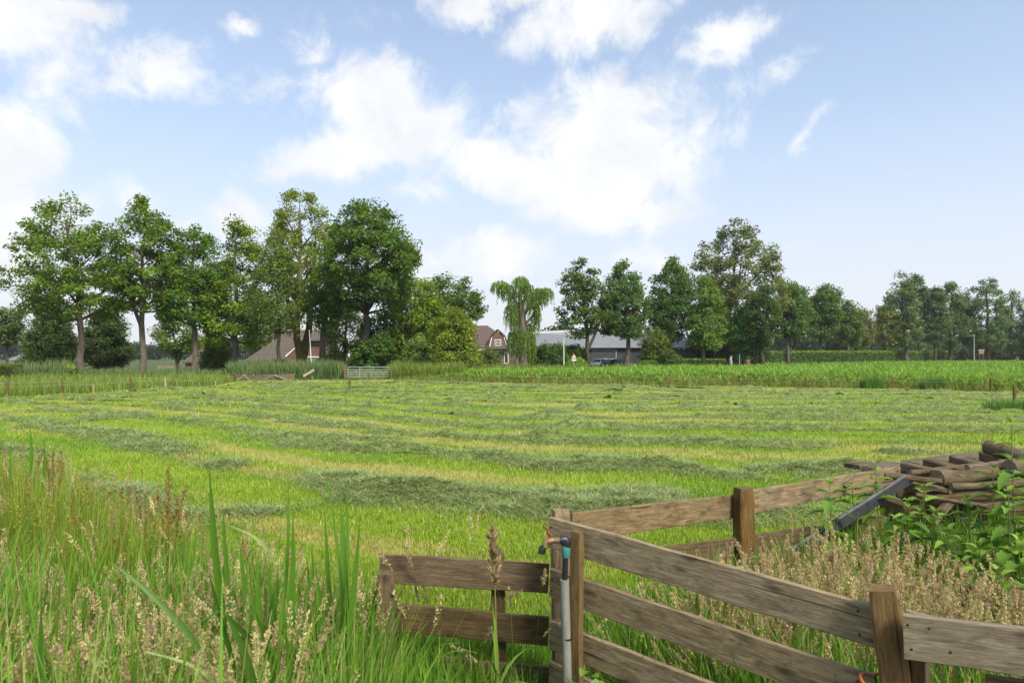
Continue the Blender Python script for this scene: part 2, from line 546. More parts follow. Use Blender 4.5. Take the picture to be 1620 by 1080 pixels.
def make_tree(name, label, cat, x, d, top, xl, xr, bot, tw=10, col=(0.045, 0.1, 0.018), shape='round', ncl=110, npl=80, ls=0.2,
              sig=0.85, bark='bark', fork=None, lean=0.0, group=None, yellow=0.25, var=0.22, ground=0.0, limbs=10, inner=0.45, lump=0.35,
              base_shift=0.0, flat=0.75, limb_w=1.0):
    """One tree measured from the photograph: trunk at column x, d metres away, crown from row top to row bot, columns xl to xr."""
    s = d / F
    if cat == 'tree':
        wd_ = (xr - xl) * 0.03
        xl, xr, top, tw, ncl = xl - wd_, xr + wd_, top - 3, tw * 0.82, int(ncl * 1.3)
    loc = Vector(((x + base_shift - X0) * s, d, ground))
    t = thing(name, label, cat, loc, group)
    ztop = H + (Y0 - top) * s - ground
    zbot = max(0.15, H + (Y0 - bot) * s - ground)
    rx = (xr - xl) / 2 * s
    cx = ((xl + xr) / 2 - x - base_shift) * s
    ch = ztop - zbot
    rx = max(rx - sig * 0.6, 0.3)
    ztop -= sig * 0.55
    ch = ztop - zbot
    pf = PROF[shape]
    # cluster centres inside an uneven envelope
    npl, ls, sig, lump = int(npl * 1.35), ls * 0.9, sig * 0.8, min(lump + 0.12, 0.6)
    tt = rng.random(ncl * 6)
    keep = rng.random(ncl * 6) < pf(tt) ** 1.3
    tt = tt[keep][:ncl]
    n = len(tt)
    an = rng.random(n) * 2 * math.pi
    sd = rng.integers(0, 200)
    lumpy = 1 - lump + 2 * lump * fbm(np.cos(an) * 1.6 + 5 + sd, np.sin(an) * 1.6 + tt * 3.2, 3)
    rr = (inner + (1 - inner) * rng.random(n) ** 0.6) * pf(tt) * np.clip(lumpy, 0.5, 1.12)
    ax = lean * s
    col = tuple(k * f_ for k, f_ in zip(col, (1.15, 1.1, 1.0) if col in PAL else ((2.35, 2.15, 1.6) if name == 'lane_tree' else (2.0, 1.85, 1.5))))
    C = np.stack([cx * sstep(0, 0.5, 0.2 + tt) + np.cos(an) * rr * rx, np.sin(an) * rr * rx * 0.9, zbot + tt * ch], 1)
    cc = np.array([cx, 0, zbot + ch * 0.42])
    cs = sig * rng.uniform(0.7, 1.25, n)
    V, Fq, Cc = foliage(C, npl, cs, ls, col, cc, yellow=yellow, var=var, flat=flat)
    V[:, 2] = np.maximum(V[:, 2], 0.02)
    link('crown' if cat != 'bush' else 'foliage', mesh_np(name + '_crown', V, Fq, None, Cc, M['leaf']), t)
    # trunk and limbs
    mb = MB()
    tr = max(tw * s / 2, 0.05)
    zt = zbot + ch * 0.8
    k = 9
    wob = [(random.uniform(-1, 1) * tr * 0.5, random.uniform(-1, 1) * tr * 0.5) for _ in range(k + 1)]
    pts = []
    rad = []
    for i in range(k + 1):
        f = i / k
        pts.append(Vector((wob[i][0] + (ax * f if lean else 0) + (cx * f * f), wob[i][1], zt * f - (0.1 if i == 0 else 0))))
        rad.append(tr * ((1.25 if i == 0 else 1.0) * (1 - 0.78 * f)) + 0.02)
    mb.tube(pts, rad, 10, jit=0.08)

    def tpos(z):
        f = min(max(z / zt, 0), 1) * k
        i = min(int(f), k - 1)
        return pts[i].lerp(pts[i + 1], f - i), rad[i] + (rad[i + 1] - rad[i]) * (f - i)
    if fork:
        for (fx, fz, fr) in fork:                       # extra stems: end column offset (px), start height share, relative thickness
            p0, r0 = tpos(zt * fz)
            p3 = Vector((fx * s, random.uniform(-0.8, 0.8), zt * 0.92))
            p1 = p0.lerp(p3, 0.3) + Vector(((p3.x - p0.x) * 0.25, 0, -0.1))
            q = [p0, p0.lerp(p1, 0.6), p1, p1.lerp(p3, 0.5), p3]
            mb.tube(q, [r0 * fr, r0 * fr * 0.9, r0 * fr * 0.75, r0 * fr * 0.5, 0.03], 8, jit=0.06)
    # main limbs go to far-apart clusters, twigs join the rest to the nearest limb
    prim = [int(np.argmax(C[:, 2]))]
    dd = np.linalg.norm(C - C[prim[0]], axis=1)
    for _ in range(limbs - 1):
        j = int(np.argmax(dd))
        prim.append(j)
        dd = np.minimum(dd, np.linalg.norm(C - C[j], axis=1))
    limb_pts = []
    for j in prim:
        c = Vector(C[j])
        hz = math.hypot(c.x, c.y)
        za = min(max(c.z - 0.75 * hz - ch * 0.08, zbot * 0.85 + ch * .06 + 0.05), zt * 0.9)
        p0, r0 = tpos(za)
        r1 = min(r0 * 0.6, 0.5 * tr) * limb_w
        mid = p0.lerp(c, 0.5) + Vector((random.uniform(-.2, .2), random.uniform(-.2, .2), -0.06 * hz + random.uniform(-.1, .2)))
        q = [p0, p0.lerp(mid, 0.5) + Vector((0, 0, 0.02)), mid, mid.lerp(c, 0.5), c]
        mb.tube(q, [r1, r1 * 0.8, r1 * 0.6, r1 * 0.4, 0.015], 6, cap=False)
        limb_pts += [(v, r1 * kk) for v, kk in zip(q[1:], (0.8, 0.6, 0.4, 0.2))]
    LP = np.array([tuple(v) for v, _ in limb_pts])
    for j in range(n):
        if j in prim:
            continue
        k2 = np.linalg.norm(LP - C[j], axis=1) + 0.6 * np.maximum(LP[:, 2] - C[j][2], 0)
        b = int(np.argmin(k2))
        p0, r0 = limb_pts[b]
        c = Vector(C[j])
        mid = p0.lerp(c, 0.5) + Vector((random.uniform(-.15, .15), random.uniform(-.15, .15), random.uniform(-.05, .2)))
        r1 = max(0.02, min(r0 * 0.6, 0.05))
        mb.tube([p0, mid, c], [r1, r1 * 0.7, 0.01], 4, cap=False)
    mb.build('trunk' if cat != 'bush' else 'stems', M[bark], t)
    return t


# ================================================================= CAMERA, LIGHT, SKY
cam = bpy.data.cameras.new('camera')
cam.lens = 24
cam.sensor_width = 36
cam.shift_y = (Y0 - 540) / 1620
cam.clip_start = 0.05
cam.clip_end = 6000
cam.dof.use_dof = True
cam.dof.focus_distance = 14
cam.dof.aperture_fstop = 6.3
co = bpy.data.objects.new('camera', cam)
COL.objects.link(co)
co.location = (0, 0, H)
co.rotation_euler = (R(90), 0, 0)
sc.camera = co

SUN_EL, SUN_AZ = 47.0, 145.0                     # azimuth clockwise from +Y: behind the camera to the right
sd = Vector((math.sin(R(SUN_AZ)) * math.cos(R(SUN_EL)), math.cos(R(SUN_AZ)) * math.cos(R(SUN_EL)), math.sin(R(SUN_EL))))
sun = bpy.data.lights.new('sun', 'SUN')
sun.energy = 2.7
sun.angle = R(16)
sun.color = (1.0, 0.925, 0.775)
so = bpy.data.objects.new('sun', sun)
COL.objects.link(so)
so.rotation_euler = (-sd).to_track_quat('-Z', 'Y').to_euler()

wd = bpy.data.worlds.new('World')
sc.world = wd
wd.use_nodes = True
nt = wd.node_tree
bg = nt.nodes['Background']
bg.inputs['Strength'].default_value = 0.1
sky = N(nt, 'ShaderNodeTexSky', sky_type='NISHITA')
sky.sun_disc = False
sky.sun_elevation = R(SUN_EL)
sky.sun_rotation = R(SUN_AZ)
sky.air_density = 1.0
sky.dust_density = 1.5
sky.ozone_density = 1.0


def mth(op, a, b=None, c=None, clamp=False):
    n = N(nt, 'ShaderNodeMath', operation=op, use_clamp=clamp)
    for i, v in enumerate((a, b, c)):
        if v is None:
            continue
        if hasattr(v, 'links'):
            nt.links.new(v, n.inputs[i])
        else:
            n.inputs[i].default_value = v
    return n.outputs[0]


tc = N(nt, 'ShaderNodeTexCoord')
sx = N(nt, 'ShaderNodeSeparateXYZ')
nt.links.new(tc.outputs['Generated'], sx.inputs[0])
azim = mth('ARCTAN2', sx.outputs[0], sx.outputs[1])
elev = mth('ARCSINE', sx.outputs[2])
cb = N(nt, 'ShaderNodeCombineXYZ')
nt.links.new(azim, cb.inputs[0])
nt.links.new(elev, cb.inputs[1])
AE = cb.outputs[0]
# large soft warp of the cloud positions, then fine billows
w1 = N(nt, 'ShaderNodeTexNoise')
w1.inputs['Scale'].default_value = 7
w1.inputs['Detail'].default_value = 5
w1.inputs['Roughness'].default_value = 0.6
nt.links.new(AE, w1.inputs['Vector'])
wv = N(nt, 'ShaderNodeVectorMath', operation='SUBTRACT')
nt.links.new(w1.outputs['Color'], wv.inputs[0])
wv.inputs[1].default_value = (0.5, 0.5, 0.5)
ws = N(nt, 'ShaderNodeVectorMath', operation='MULTIPLY_ADD')
nt.links.new(wv.outputs[0], ws.inputs[0])
ws.inputs[1].default_value = (0.13, 0.10, 0)
nt.links.new(AE, ws.inputs[2])
WAE = ws.outputs[0]
clouds = [  # column, row, half-width, half-height, tilt (deg), weight
    (970, 225, 165, 115, 0, 1.6), (1010, 155, 100, 50, 0, 1.2), (930, 310, 140, 62, 10, 1.3), (795, 272, 115, 46, 15, 1.2), (1010, 335, 95, 45, 0, 1.0), (890, 262, 80, 70, 0, 1.2),
    (595, 160, 112, 82, 0, 1.5), (540, 240, 125, 50, -20, 1.4), (470, 275, 70, 26, -15, 1.1), (672, 212, 75, 60, 0, 1.1),
    (940, 25, 140, 50, -8, 1.25), (860, -8, 200, 32, 0, 1.2), (750, 5, 90, 25, 0, .9), (1160, 60, 80, 34, -15, .75), (1235, 120, 55, 22, -25, .55),
    (1255, 232, 60, 10, -32, .55), (30, 25, 90, 65, 0, 1.3), (120, 10, 80, 20, 0, .9), (250, 105, 105, 36, -8, 1.0), (110, 130, 80, 55, -30, .62), (190, 130, 60, 30, 0, .7),
    (10, 240, 85, 75, 20, 1.4), (40, 320, 110, 45, 0, 1.0), (0, 400, 100, 60, 0, 1.1), (215, 305, 60, 34, 0, .95), (370, 355, 70, 32, 0, .95),
    (790, 405, 110, 45, -8, 1.0), (700, 425, 70, 30, 0, .8), (385, 40, 30, 14, -35, .6), (490, 70, 50, 40, 0, .5), (450, 115, 60, 36, 0, .55), (640, 300, 60, 25, 0, .45),
    (1050, 420, 160, 26, 0, .35), (600, 20, 60, 14, 0, .2)]
D = None
for (x, y, rx_, ry_, tl, w) in clouds:
    az = math.atan((x - X0) / F)
    el = math.atan((Y0 - y) / F * math.cos(az))
    ra = rx_ / F * math.cos(az) ** 2
    re = ry_ / F * math.cos(el) ** 2
    m = N(nt, 'ShaderNodeMapping', vector_type='TEXTURE')
    m.inputs['Location'].default_value = (az, el, 0)
    m.inputs['Rotation'].default_value = (0, 0, R(-tl))
    m.inputs['Scale'].default_value = (ra, re, 1)
    nt.links.new(WAE, m.inputs[0])
    ln = N(nt, 'ShaderNodeVectorMath', operation='LENGTH')
    nt.links.new(m.outputs[0], ln.inputs[0])
    v = mth('MULTIPLY', mth('SUBTRACT', 1.25, ln.outputs['Value']), w)
    D = v if D is None else mth('SMOOTH_MAX', D, v, 0.25)
# the rest of the sky, behind and above the camera, carries scattered clouds too
n2 = N(nt, 'ShaderNodeTexNoise')
n2.inputs['Scale'].default_value = 2.6
n2.inputs['Detail'].default_value = 4
nt.links.new(tc.outputs['Generated'], n2.inputs['Vector'])
away = N(nt, 'ShaderNodeMapRange')
away.inputs[1].default_value = 0.55
away.inputs[2].default_value = 0.1
nt.links.new(sx.outputs[1], away.inputs[0])
D2 = mth('SUBTRACT', mth('MULTIPLY', mth('SUBTRACT', n2.outputs['Fac'], 0.46), 5.0), mth('MULTIPLY', mth('SUBTRACT', 1.0, away.outputs[0]), 6.0))
D = mth('MAXIMUM', D, D2)
nz = N(nt, 'ShaderNodeTexNoise')
nz.inputs['Scale'].default_value = 11
nz.inputs['Detail'].default_value = 9
nz.inputs['Roughness'].default_value = 0.66
nz.inputs['Distortion'].default_value = 0.4
nt.links.new(AE, nz.inputs['Vector'])
Dn = mth('ADD', D, mth('MULTIPLY', mth('SUBTRACT', nz.outputs['Fac'], 0.5), 3.1))
al = N(nt, 'ShaderNodeMapRange', interpolation_type='SMOOTHSTEP')
al.inputs[1].default_value = -0.05
al.inputs[2].default_value = 1.05
nt.links.new(Dn, al.inputs[0])
# pale veil: milky near the horizon, thin aloft
veil = N(nt, 'ShaderNodeValToRGB')
ve = veil.color_ramp.elements
ve[0].position = 0.0
ve[0].color = (0.97, 0.97, 0.97, 1)
ve[1].position = 0.62
ve[1].color = (0.14, 0.14, 0.14, 1)
e = ve.new(0.15)
e.color = (0.84, 0.84, 0.84, 1)
e = ve.new(0.33)
e.color = (0.47, 0.47, 0.47, 1)
nt.links.new(elev, veil.inputs[0])
mv = N(nt, 'ShaderNodeMix', data_type='RGBA')
nt.links.new(veil.outputs[0], mv.inputs[0])
nt.links.new(sky.outputs[0], mv.inputs[6])
vc = N(nt, 'ShaderNodeValToRGB')
vc.color_ramp.elements[0].position = 0.02
vc.color_ramp.elements[0].color = (.395, .405, .435, 1)
vc.color_ramp.elements[1].position = 0.34
vc.color_ramp.elements[1].color = (.318, .375, .46, 1)
nt.links.new(elev, vc.inputs[0])
vs_ = N(nt, 'ShaderNodeVectorMath', operation='SCALE')
vs_.inputs['Scale'].default_value = 10
nt.links.new(vc.outputs[0], vs_.inputs[0])
nt.links.new(vs_.outputs[0], mv.inputs[7])
mc = N(nt, 'ShaderNodeMix', data_type='RGBA')
nt.links.new(mth('MULTIPLY', al.outputs[0], 0.96), mc.inputs[0])
nt.links.new(mv.outputs[2], mc.inputs[6])
cn = N(nt, 'ShaderNodeTexNoise')                       # thicker, greyer parts of the clouds
cn.inputs['Scale'].default_value = 8
cn.inputs['Detail'].default_value = 7
cn.inputs['Roughness'].default_value = 0.6
nt.links.new(WAE, cn.inputs['Vector'])
cr_ = N(nt, 'ShaderNodeMapRange')
cr_.inputs[1].default_value = 0.42
cr_.inputs[2].default_value = 0.68
nt.links.new(cn.outputs['Fac'], cr_.inputs[0])
cm = N(nt, 'ShaderNodeMix', data_type='RGBA')
nt.links.new(cr_.outputs[0], cm.inputs[0])
cm.inputs[6].default_value = (4.75, 4.78, 4.82, 1)
cm.inputs[7].default_value = (3.95, 4.05, 4.25, 1)
nt.links.new(cm.outputs[2], mc.inputs[7])
nt.links.new(mc.outputs[2], bg.inputs['Color'])

sc.view_settings.view_transform = 'Standard'
sc.view_settings.look = 'None'
sc.view_settings.gamma = 1.0
sc.view_settings.exposure = 1.15
sc.cycles.max_bounces = 6
sc.cycles.diffuse_bounces = 4
sc.cycles.glossy_bounces = 2
sc.cycles.transmission_bounces = 4
sc.cycles.use_denoising = True
sc.cycles.caustics_reflective = False
sc.cycles.caustics_refractive = False


# ================================================================= GROUND AND MOWN FIELD
mg = noise_mat('meadow_soil', (0.035, 0.055, 0.012), (0.085, 0.12, 0.03), (0.9, 0.9, 0.9), 0.95, 0.4)
MB().add([(-2500, -300, -0.02), (2500, -300, -0.02), (2500, 4000, -0.02), (-2500, 4000, -0.02)], [(0, 1, 2, 3)]).build('ground', mg)['kind'] = 'structure'

GX = np.array([-60, -30, -20, -14, -9, -6, -3, 0, 4, 60.0])
GY = np.array([24, 18, 14.5, 11.3, 7.8, 5.0, 2.2, .5, 0, 0.0])


def rowf(X, Y):
    """Distance across the mowing rows; rows swing round at the left end of the field."""
    g = np.interp(X, GX, GY) * (1 - 0.75 * sstep(18, 50, Y))
    return Y - g + 2.0 * (fbm(X * 0.15, Y * 0.15, 3, 3) - 0.5) + 0.7 * (fbm(X * 0.6, Y * 0.6, 2, 23) - 0.5) + 0.02 * X


# edges of the field (ground points): wire fence at the far side, wire fence and bank at the left
FAR = [G(x, y) for x, y in [(372, 602.5), (465, 602), (545, 600.5), (617, 600), (670, 602.5), (770, 605), (841, 607), (908, 607.8), (978, 609), (1061, 611), (1160, 610.5), (1275, 613.5), (1413, 615.5), (1568, 620), (1640, 623)]]
FAR_X = np.array([-60] + [p.x for p in FAR] + [60])
FAR_Y = np.array([52] + [p.y for p in FAR] + [27])
LEFT = [G(x, y) for x, y in [(-120, 640), (12, 628), (99, 624), (148, 622), (207, 616.5), (262, 614), (341, 611), (372, 604)]]
LY = np.array([p.y for p in LEFT])
LX = np.array([p.x for p in LEFT])


def in_field(X, Y, m=0.0):
    return (Y < np.interp(X, FAR_X, FAR_Y) - m) & (X > np.interp(Y, LY, LX) + m - (Y < LY[0]) * 40)


PER = 3.05


def heap(X, Y):
    f = rowf(X, Y)
    ph = f / PER
    k = np.floor(ph)
    u = (ph - k - 0.5) * PER                              # metres from the middle of the swath
    wv = 0.62 + 0.75 * fbm(X * 0.16, Y * 0.16, 3, 21)
    core = np.exp(-(u / (0.40 * wv + .10)) ** 2)
    breakup = (0.15 + 0.85 * sstep(0.34, 0.62, fbm(X * 0.3 + k * 7.1, Y * 0.3, 3, 11) + 0.10)) * sstep(0.28, 0.55, fbm(X * 1.0, Y * 1.3, 3, 13) + 0.06)
    clump = 0.15 + 2.5 * fbm(X * 1.15, Y * 1.5, 3, 31) ** 2.0
    h = 0.125 * core * breakup * clump
    # lone tussocks left beside the swaths
    lone = sstep(0.70, 0.80, fbm(X * 0.45, Y * 0.5, 2, 51)) * 0.07
    h = h + lone * (1 - core)
    h = h * (0.45 + 1.1 * fbm(X * 3.4, Y * 3.4, 3, 41)) * sstep(6.6, 8.2, Y) - 0.019
    return h


def tone(X, Y):
    """Colour of the stubble: lime green, straw streaks along the rows, deeper green patches."""
    f = rowf(X, Y)
    straw = fbm(X * 0.16, f * 1.5, 4, 61) - 0.10 * sstep(11, 7.5, Y)
    deep = fbm(X * 0.33, Y * 0.45, 3, 71)
    fine = fbm(X * 2.2, Y * 2.2, 3, 81)
    a = sstep(0.50, 0.68, straw + 0.12 * (fine - .5))[..., None]
    b = sstep(0.45, 0.72, deep)[..., None] * 0.75
    lime = np.array([0.21, 0.31, 0.022])
    strw = np.array([0.36, 0.34, 0.10])
    dg = np.array([0.125, 0.245, 0.016])
    c = lime * (1 - b) + dg * b
    c = c * (1 - a * 0.85) + strw * a * 0.85
    return c * (0.85 + 0.3 * fine[..., None])


def screen_samples(n, y0, y1, x0=-60, x1=1680):
    """Scattered ground spots, thinning with distance."""
    y = rng.uniform(y0, y1, n)
    x = rng.uniform(x0, x1, n)
    d = F * H / (y - Y0)
    return (x - X0) / F * d, d


ny, nx = 400, 420
dd = F * H / (np.linspace(597, 1160, ny) - Y0)
ss = np.linspace(-0.86, 0.86, nx)
Xg = dd[:, None] * ss[None, :]
Yg = np.repeat(dd[:, None], nx, 1)
Zg = 0.012 + 0.05 * (fbm(Xg * 0.35, Yg * 0.35, 3, 91) - 0.5) * sstep(8, 14, Yg) + 0.012 * fbm(Xg * 5, Yg * 5, 2, 95)
idx = np.arange(ny * nx).reshape(ny, nx)
q = np.stack([idx[1:, :-1], idx[1:, 1:], idx[:-1, 1:], idx[:-1, :-1]], -1).reshape(-1, 4)
okv = in_field(Xg, Yg, -0.6).ravel()
q = q[okv[q].all(1)]
mf, nt2, b2 = new_mat('mown_turf')
at = N(nt2, 'ShaderNodeAttribute', attribute_name='Col')
nt2.links.new(at.outputs['Color'], b2.inputs['Base Color'])
b2.inputs['Roughness'].default_value = 0.9
b2.inputs['Specular IOR Level'].default_value = 0.15
link('field', mesh_np('field', np.stack([Xg, Yg, Zg], -1), q, None, tone(Xg, Yg).reshape(-1, 3) * 0.8, mf, True))['kind'] = 'structure'


def gz(X, Y):
    return 0.012 + 0.05 * (fbm(X * 0.35, Y * 0.35, 3, 91) - 0.5) * sstep(8, 14, Y)


# swaths of cut grass: heaped bodies and the loose blades lying on them
ny, nx = 620, 620
dd = F * H / (np.linspace(598, 900, ny) - Y0)
ss = np.linspace(-0.84, 0.84, nx)
Xh = dd[:, None] * ss[None, :]
Yh = np.repeat(dd[:, None], nx, 1)
Hh = heap(Xh, Yh)
ok = ((Hh > -0.004) & in_field(Xh, Yh, 0.6) & (Yh > 5.8)).ravel()
idx = np.arange(ny * nx).reshape(ny, nx)
q = np.stack([idx[1:, :-1], idx[1:, 1:], idx[:-1, 1:], idx[:-1, :-1]], -1).reshape(-1, 4)
q = q[ok[q].all(1)]
Vh = np.stack([Xh, Yh, gz(Xh, Yh) + np.maximum(Hh, -0.004) + 0.008], -1).reshape(-1, 3)
used = np.unique(q)
remap = np.full(len(Vh), -1)
remap[used] = np.arange(len(used))
fine = fbm(Xh * 3, Yh * 3, 3, 15).reshape(-1)[used]
hc = np.array([0.18, 0.24, 0.07])[None] * (0.7 + 0.6 * fine[:, None])
parts = [(Vh[used], remap[q], hc)]
X, Y = screen_samples(760000, 600, 880)
hh = heap(X, Y)
k = (rng.random(len(X)) < 0.12 * sstep(-0.0185, -0.012, hh) + 0.25 * sstep(-0.013, -0.003, hh) + 0.60 * sstep(-0.005, 0.012, hh)) & in_field(X, Y, 0.5) & (Y > 5.8)
X, Y, hh = X[k], Y[k], hh[k]
n = len(X)
base = np.stack([X, Y, gz(X, Y) + np.maximum(hh, 0.0) + rng.uniform(-0.005, 0.025, n)], 1)
L = (0.11 + 0.0055 * Y) * rng.uniform(0.5, 1.3, n)
Wd = (0.0030 + 0.00062 * Y) * rng.uniform(0.6, 1.3, n)
hb = np.array([[0.26, 0.325, 0.135], [0.195, 0.275, 0.08], [0.10, 0.165, 0.036], [0.38, 0.385, 0.19]])[rng.choice(4, n, p=[.42, .3, .13, .15])] * rng.uniform(0.75, 1.2, (n, 1))
parts.append(blades(base, L, Wd, rng.uniform(0, 2 * math.pi, n), rng.uniform(0.95, 1.6, n), rng.uniform(0.0, 0.7, n), 2, hb))
V, Fq, C = join(parts)
o = link('cut_grass', mesh_np('cut_grass', V, Fq, None, C, M['hay']))
tag(o, 'grey-green cut grass lying in loose swaths on the mown field', 'cut grass', kind='stuff')

# stubble between the swaths
X, Y = screen_samples(400000, 600, 1130)
k = (heap(X, Y) < 0.01) & in_field(X, Y, 0.3)
X, Y = X[k], Y[k]
n = len(X)
base = np.stack([X, Y, gz(X, Y)], 1)
L = (0.036 + 0.0013 * Y) * rng.uniform(0.6, 1.5, n)
Wd = (0.004 + 0.0008 * Y) * rng.uniform(0.7, 1.3, n)
V, Fq, C = blades(base, L, Wd, rng.uniform(0, 2 * math.pi, n), np.abs(rng.normal(0.15, 0.3, n)), rng.uniform(0, 0.6, n), 1,
                  np.where(rng.random((n, 1)) < .12, np.array([[.42, .40, .16]]), tone(X, Y)) * rng.uniform(0.75, 1.3, (n, 1)), prof=lambda t: np.interp(t, [0, 1], [1, 0.25]))
o = link('mown_grass', mesh_np('mown_grass', V, Fq, None, C, M['grass']))
tag(o, 'short bright green and straw-coloured stubble of the mown field', 'grass', kind='stuff')


# ================================================================= ROUGH GRASS ROUND THE FIELD, MAIZE
def poly_pts(poly, n):
    P = np.array(poly)
    lo, hi = P.min(0), P.max(0)
    out = []
    tot = 0
    while tot < n:
        p = rng.uniform(lo, hi, (n * 2, 2))
        inside = np.zeros(len(p), bool)
        j = len(P) - 1
        for i in range(len(P)):
            c = ((P[i, 1] > p[:, 1]) != (P[j, 1] > p[:, 1])) & (p[:, 0] < (P[j, 0] - P[i, 0]) * (p[:, 1] - P[i, 1]) / (P[j, 1] - P[i, 1] + 1e-12) + P[i, 0])
            inside ^= c
            j = i
        out.append(p[inside])
        tot += inside.sum()
    return np.concatenate(out)[:n]


def rough(poly, n, h, w, cols, probs, S=2, hv=0.35, lean=0.25, bend=0.6, patch=0.5, ps=0.5):
    p = poly_pts(poly, n)
    f = fbm(p[:, 0] * ps, p[:, 1] * ps, 3, 5)
    L = h * rng.uniform(1 - hv, 1 + hv, n) * (1 - patch + 2 * patch * f)
    c = np.array(cols)[rng.choice(len(cols), n, p=probs)] * rng.uniform(0.75, 1.25, (n, 1)) * (0.8 + 0.4 * fbm(p[:, 0] * 0.8, p[:, 1] * 0.8, 2, 9))[:, None]
    return blades(np.stack([p[:, 0], p[:, 1], np.zeros(n)], 1), L, w * rng.uniform(0.6, 1.4, n), rng.uniform(0, 2 * math.pi, n),
                  np.abs(rng.normal(0, lean, n)), rng.uniform(0, bend, n), S, c)


def xs(px, d):
    return (px - X0) / F * d


green = [[0.15, 0.25, 0.03], [0.21, 0.29, 0.04], [0.10, 0.19, 0.03], [0.31, 0.29, 0.11]]
lefte = [(p.x - 0.15, p.y) for p in LEFT]
bank = lefte + [(xs(372, 57), 57), (xs(300, 60), 60), (-60, 60), (-60, 26)]
parts = [rough(bank, 30000, 0.40, 0.032, green, [.35, .35, .15, .15], ps=0.35, patch=.6)]
near_bank = [(p.x - 0.1, p.y) for p in LEFT] + [(p.x - 3.5, p.y + 1) for p in reversed(LEFT)]
parts.append(rough(near_bank, 9000, 0.55, 0.022, green, [.35, .4, .1, .15], ps=0.6, patch=.7))
# greyish reeds at the foot of the trees
reed = [[0.13, 0.21, 0.07], [0.17, 0.255, 0.09], [0.095, 0.17, 0.05], [0.24, 0.26, 0.11]]
parts.append(rough([(xs(20, 57), 57), (xs(110, 57), 57), (xs(120, 61), 61), (xs(10, 61), 61)], 1500, 1.25, 0.05, reed, [.35, .35, .15, .15], patch=.3))
parts.append(rough([(xs(135, 58), 58), (xs(380, 58), 58), (xs(380, 62), 62), (xs(120, 62), 62)], 3500, 0.62, 0.045, reed, [.3, .25, .3, .15], patch=.6))
parts.append(rough([(xs(362, 54.2), 54.2), (xs(545, 54.3), 54.3), (xs(545, 58), 58), (xs(362, 58), 58)], 7000, 1.25, 0.04, reed, [.3, .4, .15, .15], patch=.35))
parts.append(rough([(xs(545, 57), 57), (xs(618, 57), 57), (xs(618, 61), 61), (xs(545, 61), 61)], 1500, 0.5, 0.04, green, [.4, .3, .2, .1]))
parts.append(rough([(xs(618, 52.3), 52.3), (xs(735, 50.5), 50.5), (xs(735, 57), 57), (xs(618, 57), 57)], 6500, 1.05, 0.04, green[:3] + [[0.24, 0.2, 0.08]], [.3, .3, .2, .2], patch=.4))
parts.append(rough([(xs(700, 56), 56), (xs(930, 64), 64), (xs(930, 70), 70), (xs(690, 62), 62)], 5500, 0.95, 0.05, green[:3] + [[0.25, 0.21, 0.08]], [.25, .25, .2, .3], patch=.4))
# strip along the wire fence before the maize
fe = [(p.x, p.y) for p in FAR[3:]]
parts.append(rough(fe + [(a, b + 2.2) for a, b in reversed(fe)], 9000, 0.30, 0.026, green[:3] + [[0.28, 0.2, 0.09]], [.3, .3, .1, .3], patch=.6, ps=.4))
# verge along the lane beyond the maize
parts.append(rough([(xs(930, 72), 72), (xs(1110, 86), 86), (xs(1240, 125), 125), (xs(1640, 200), 200), (xs(1640, 212), 212), (xs(1200, 128), 128), (xs(920, 78), 78)], 6000, 0.8, 0.09, green, [.3, .3, .2, .2]))
V, Fq, C = join(parts)
o = link('verge_grass', mesh_np('verge_grass', V, Fq, None, C, M['grass']))
tag(o, 'tall rough grass and reeds on the banks round the mown field', 'grass', kind='stuff')


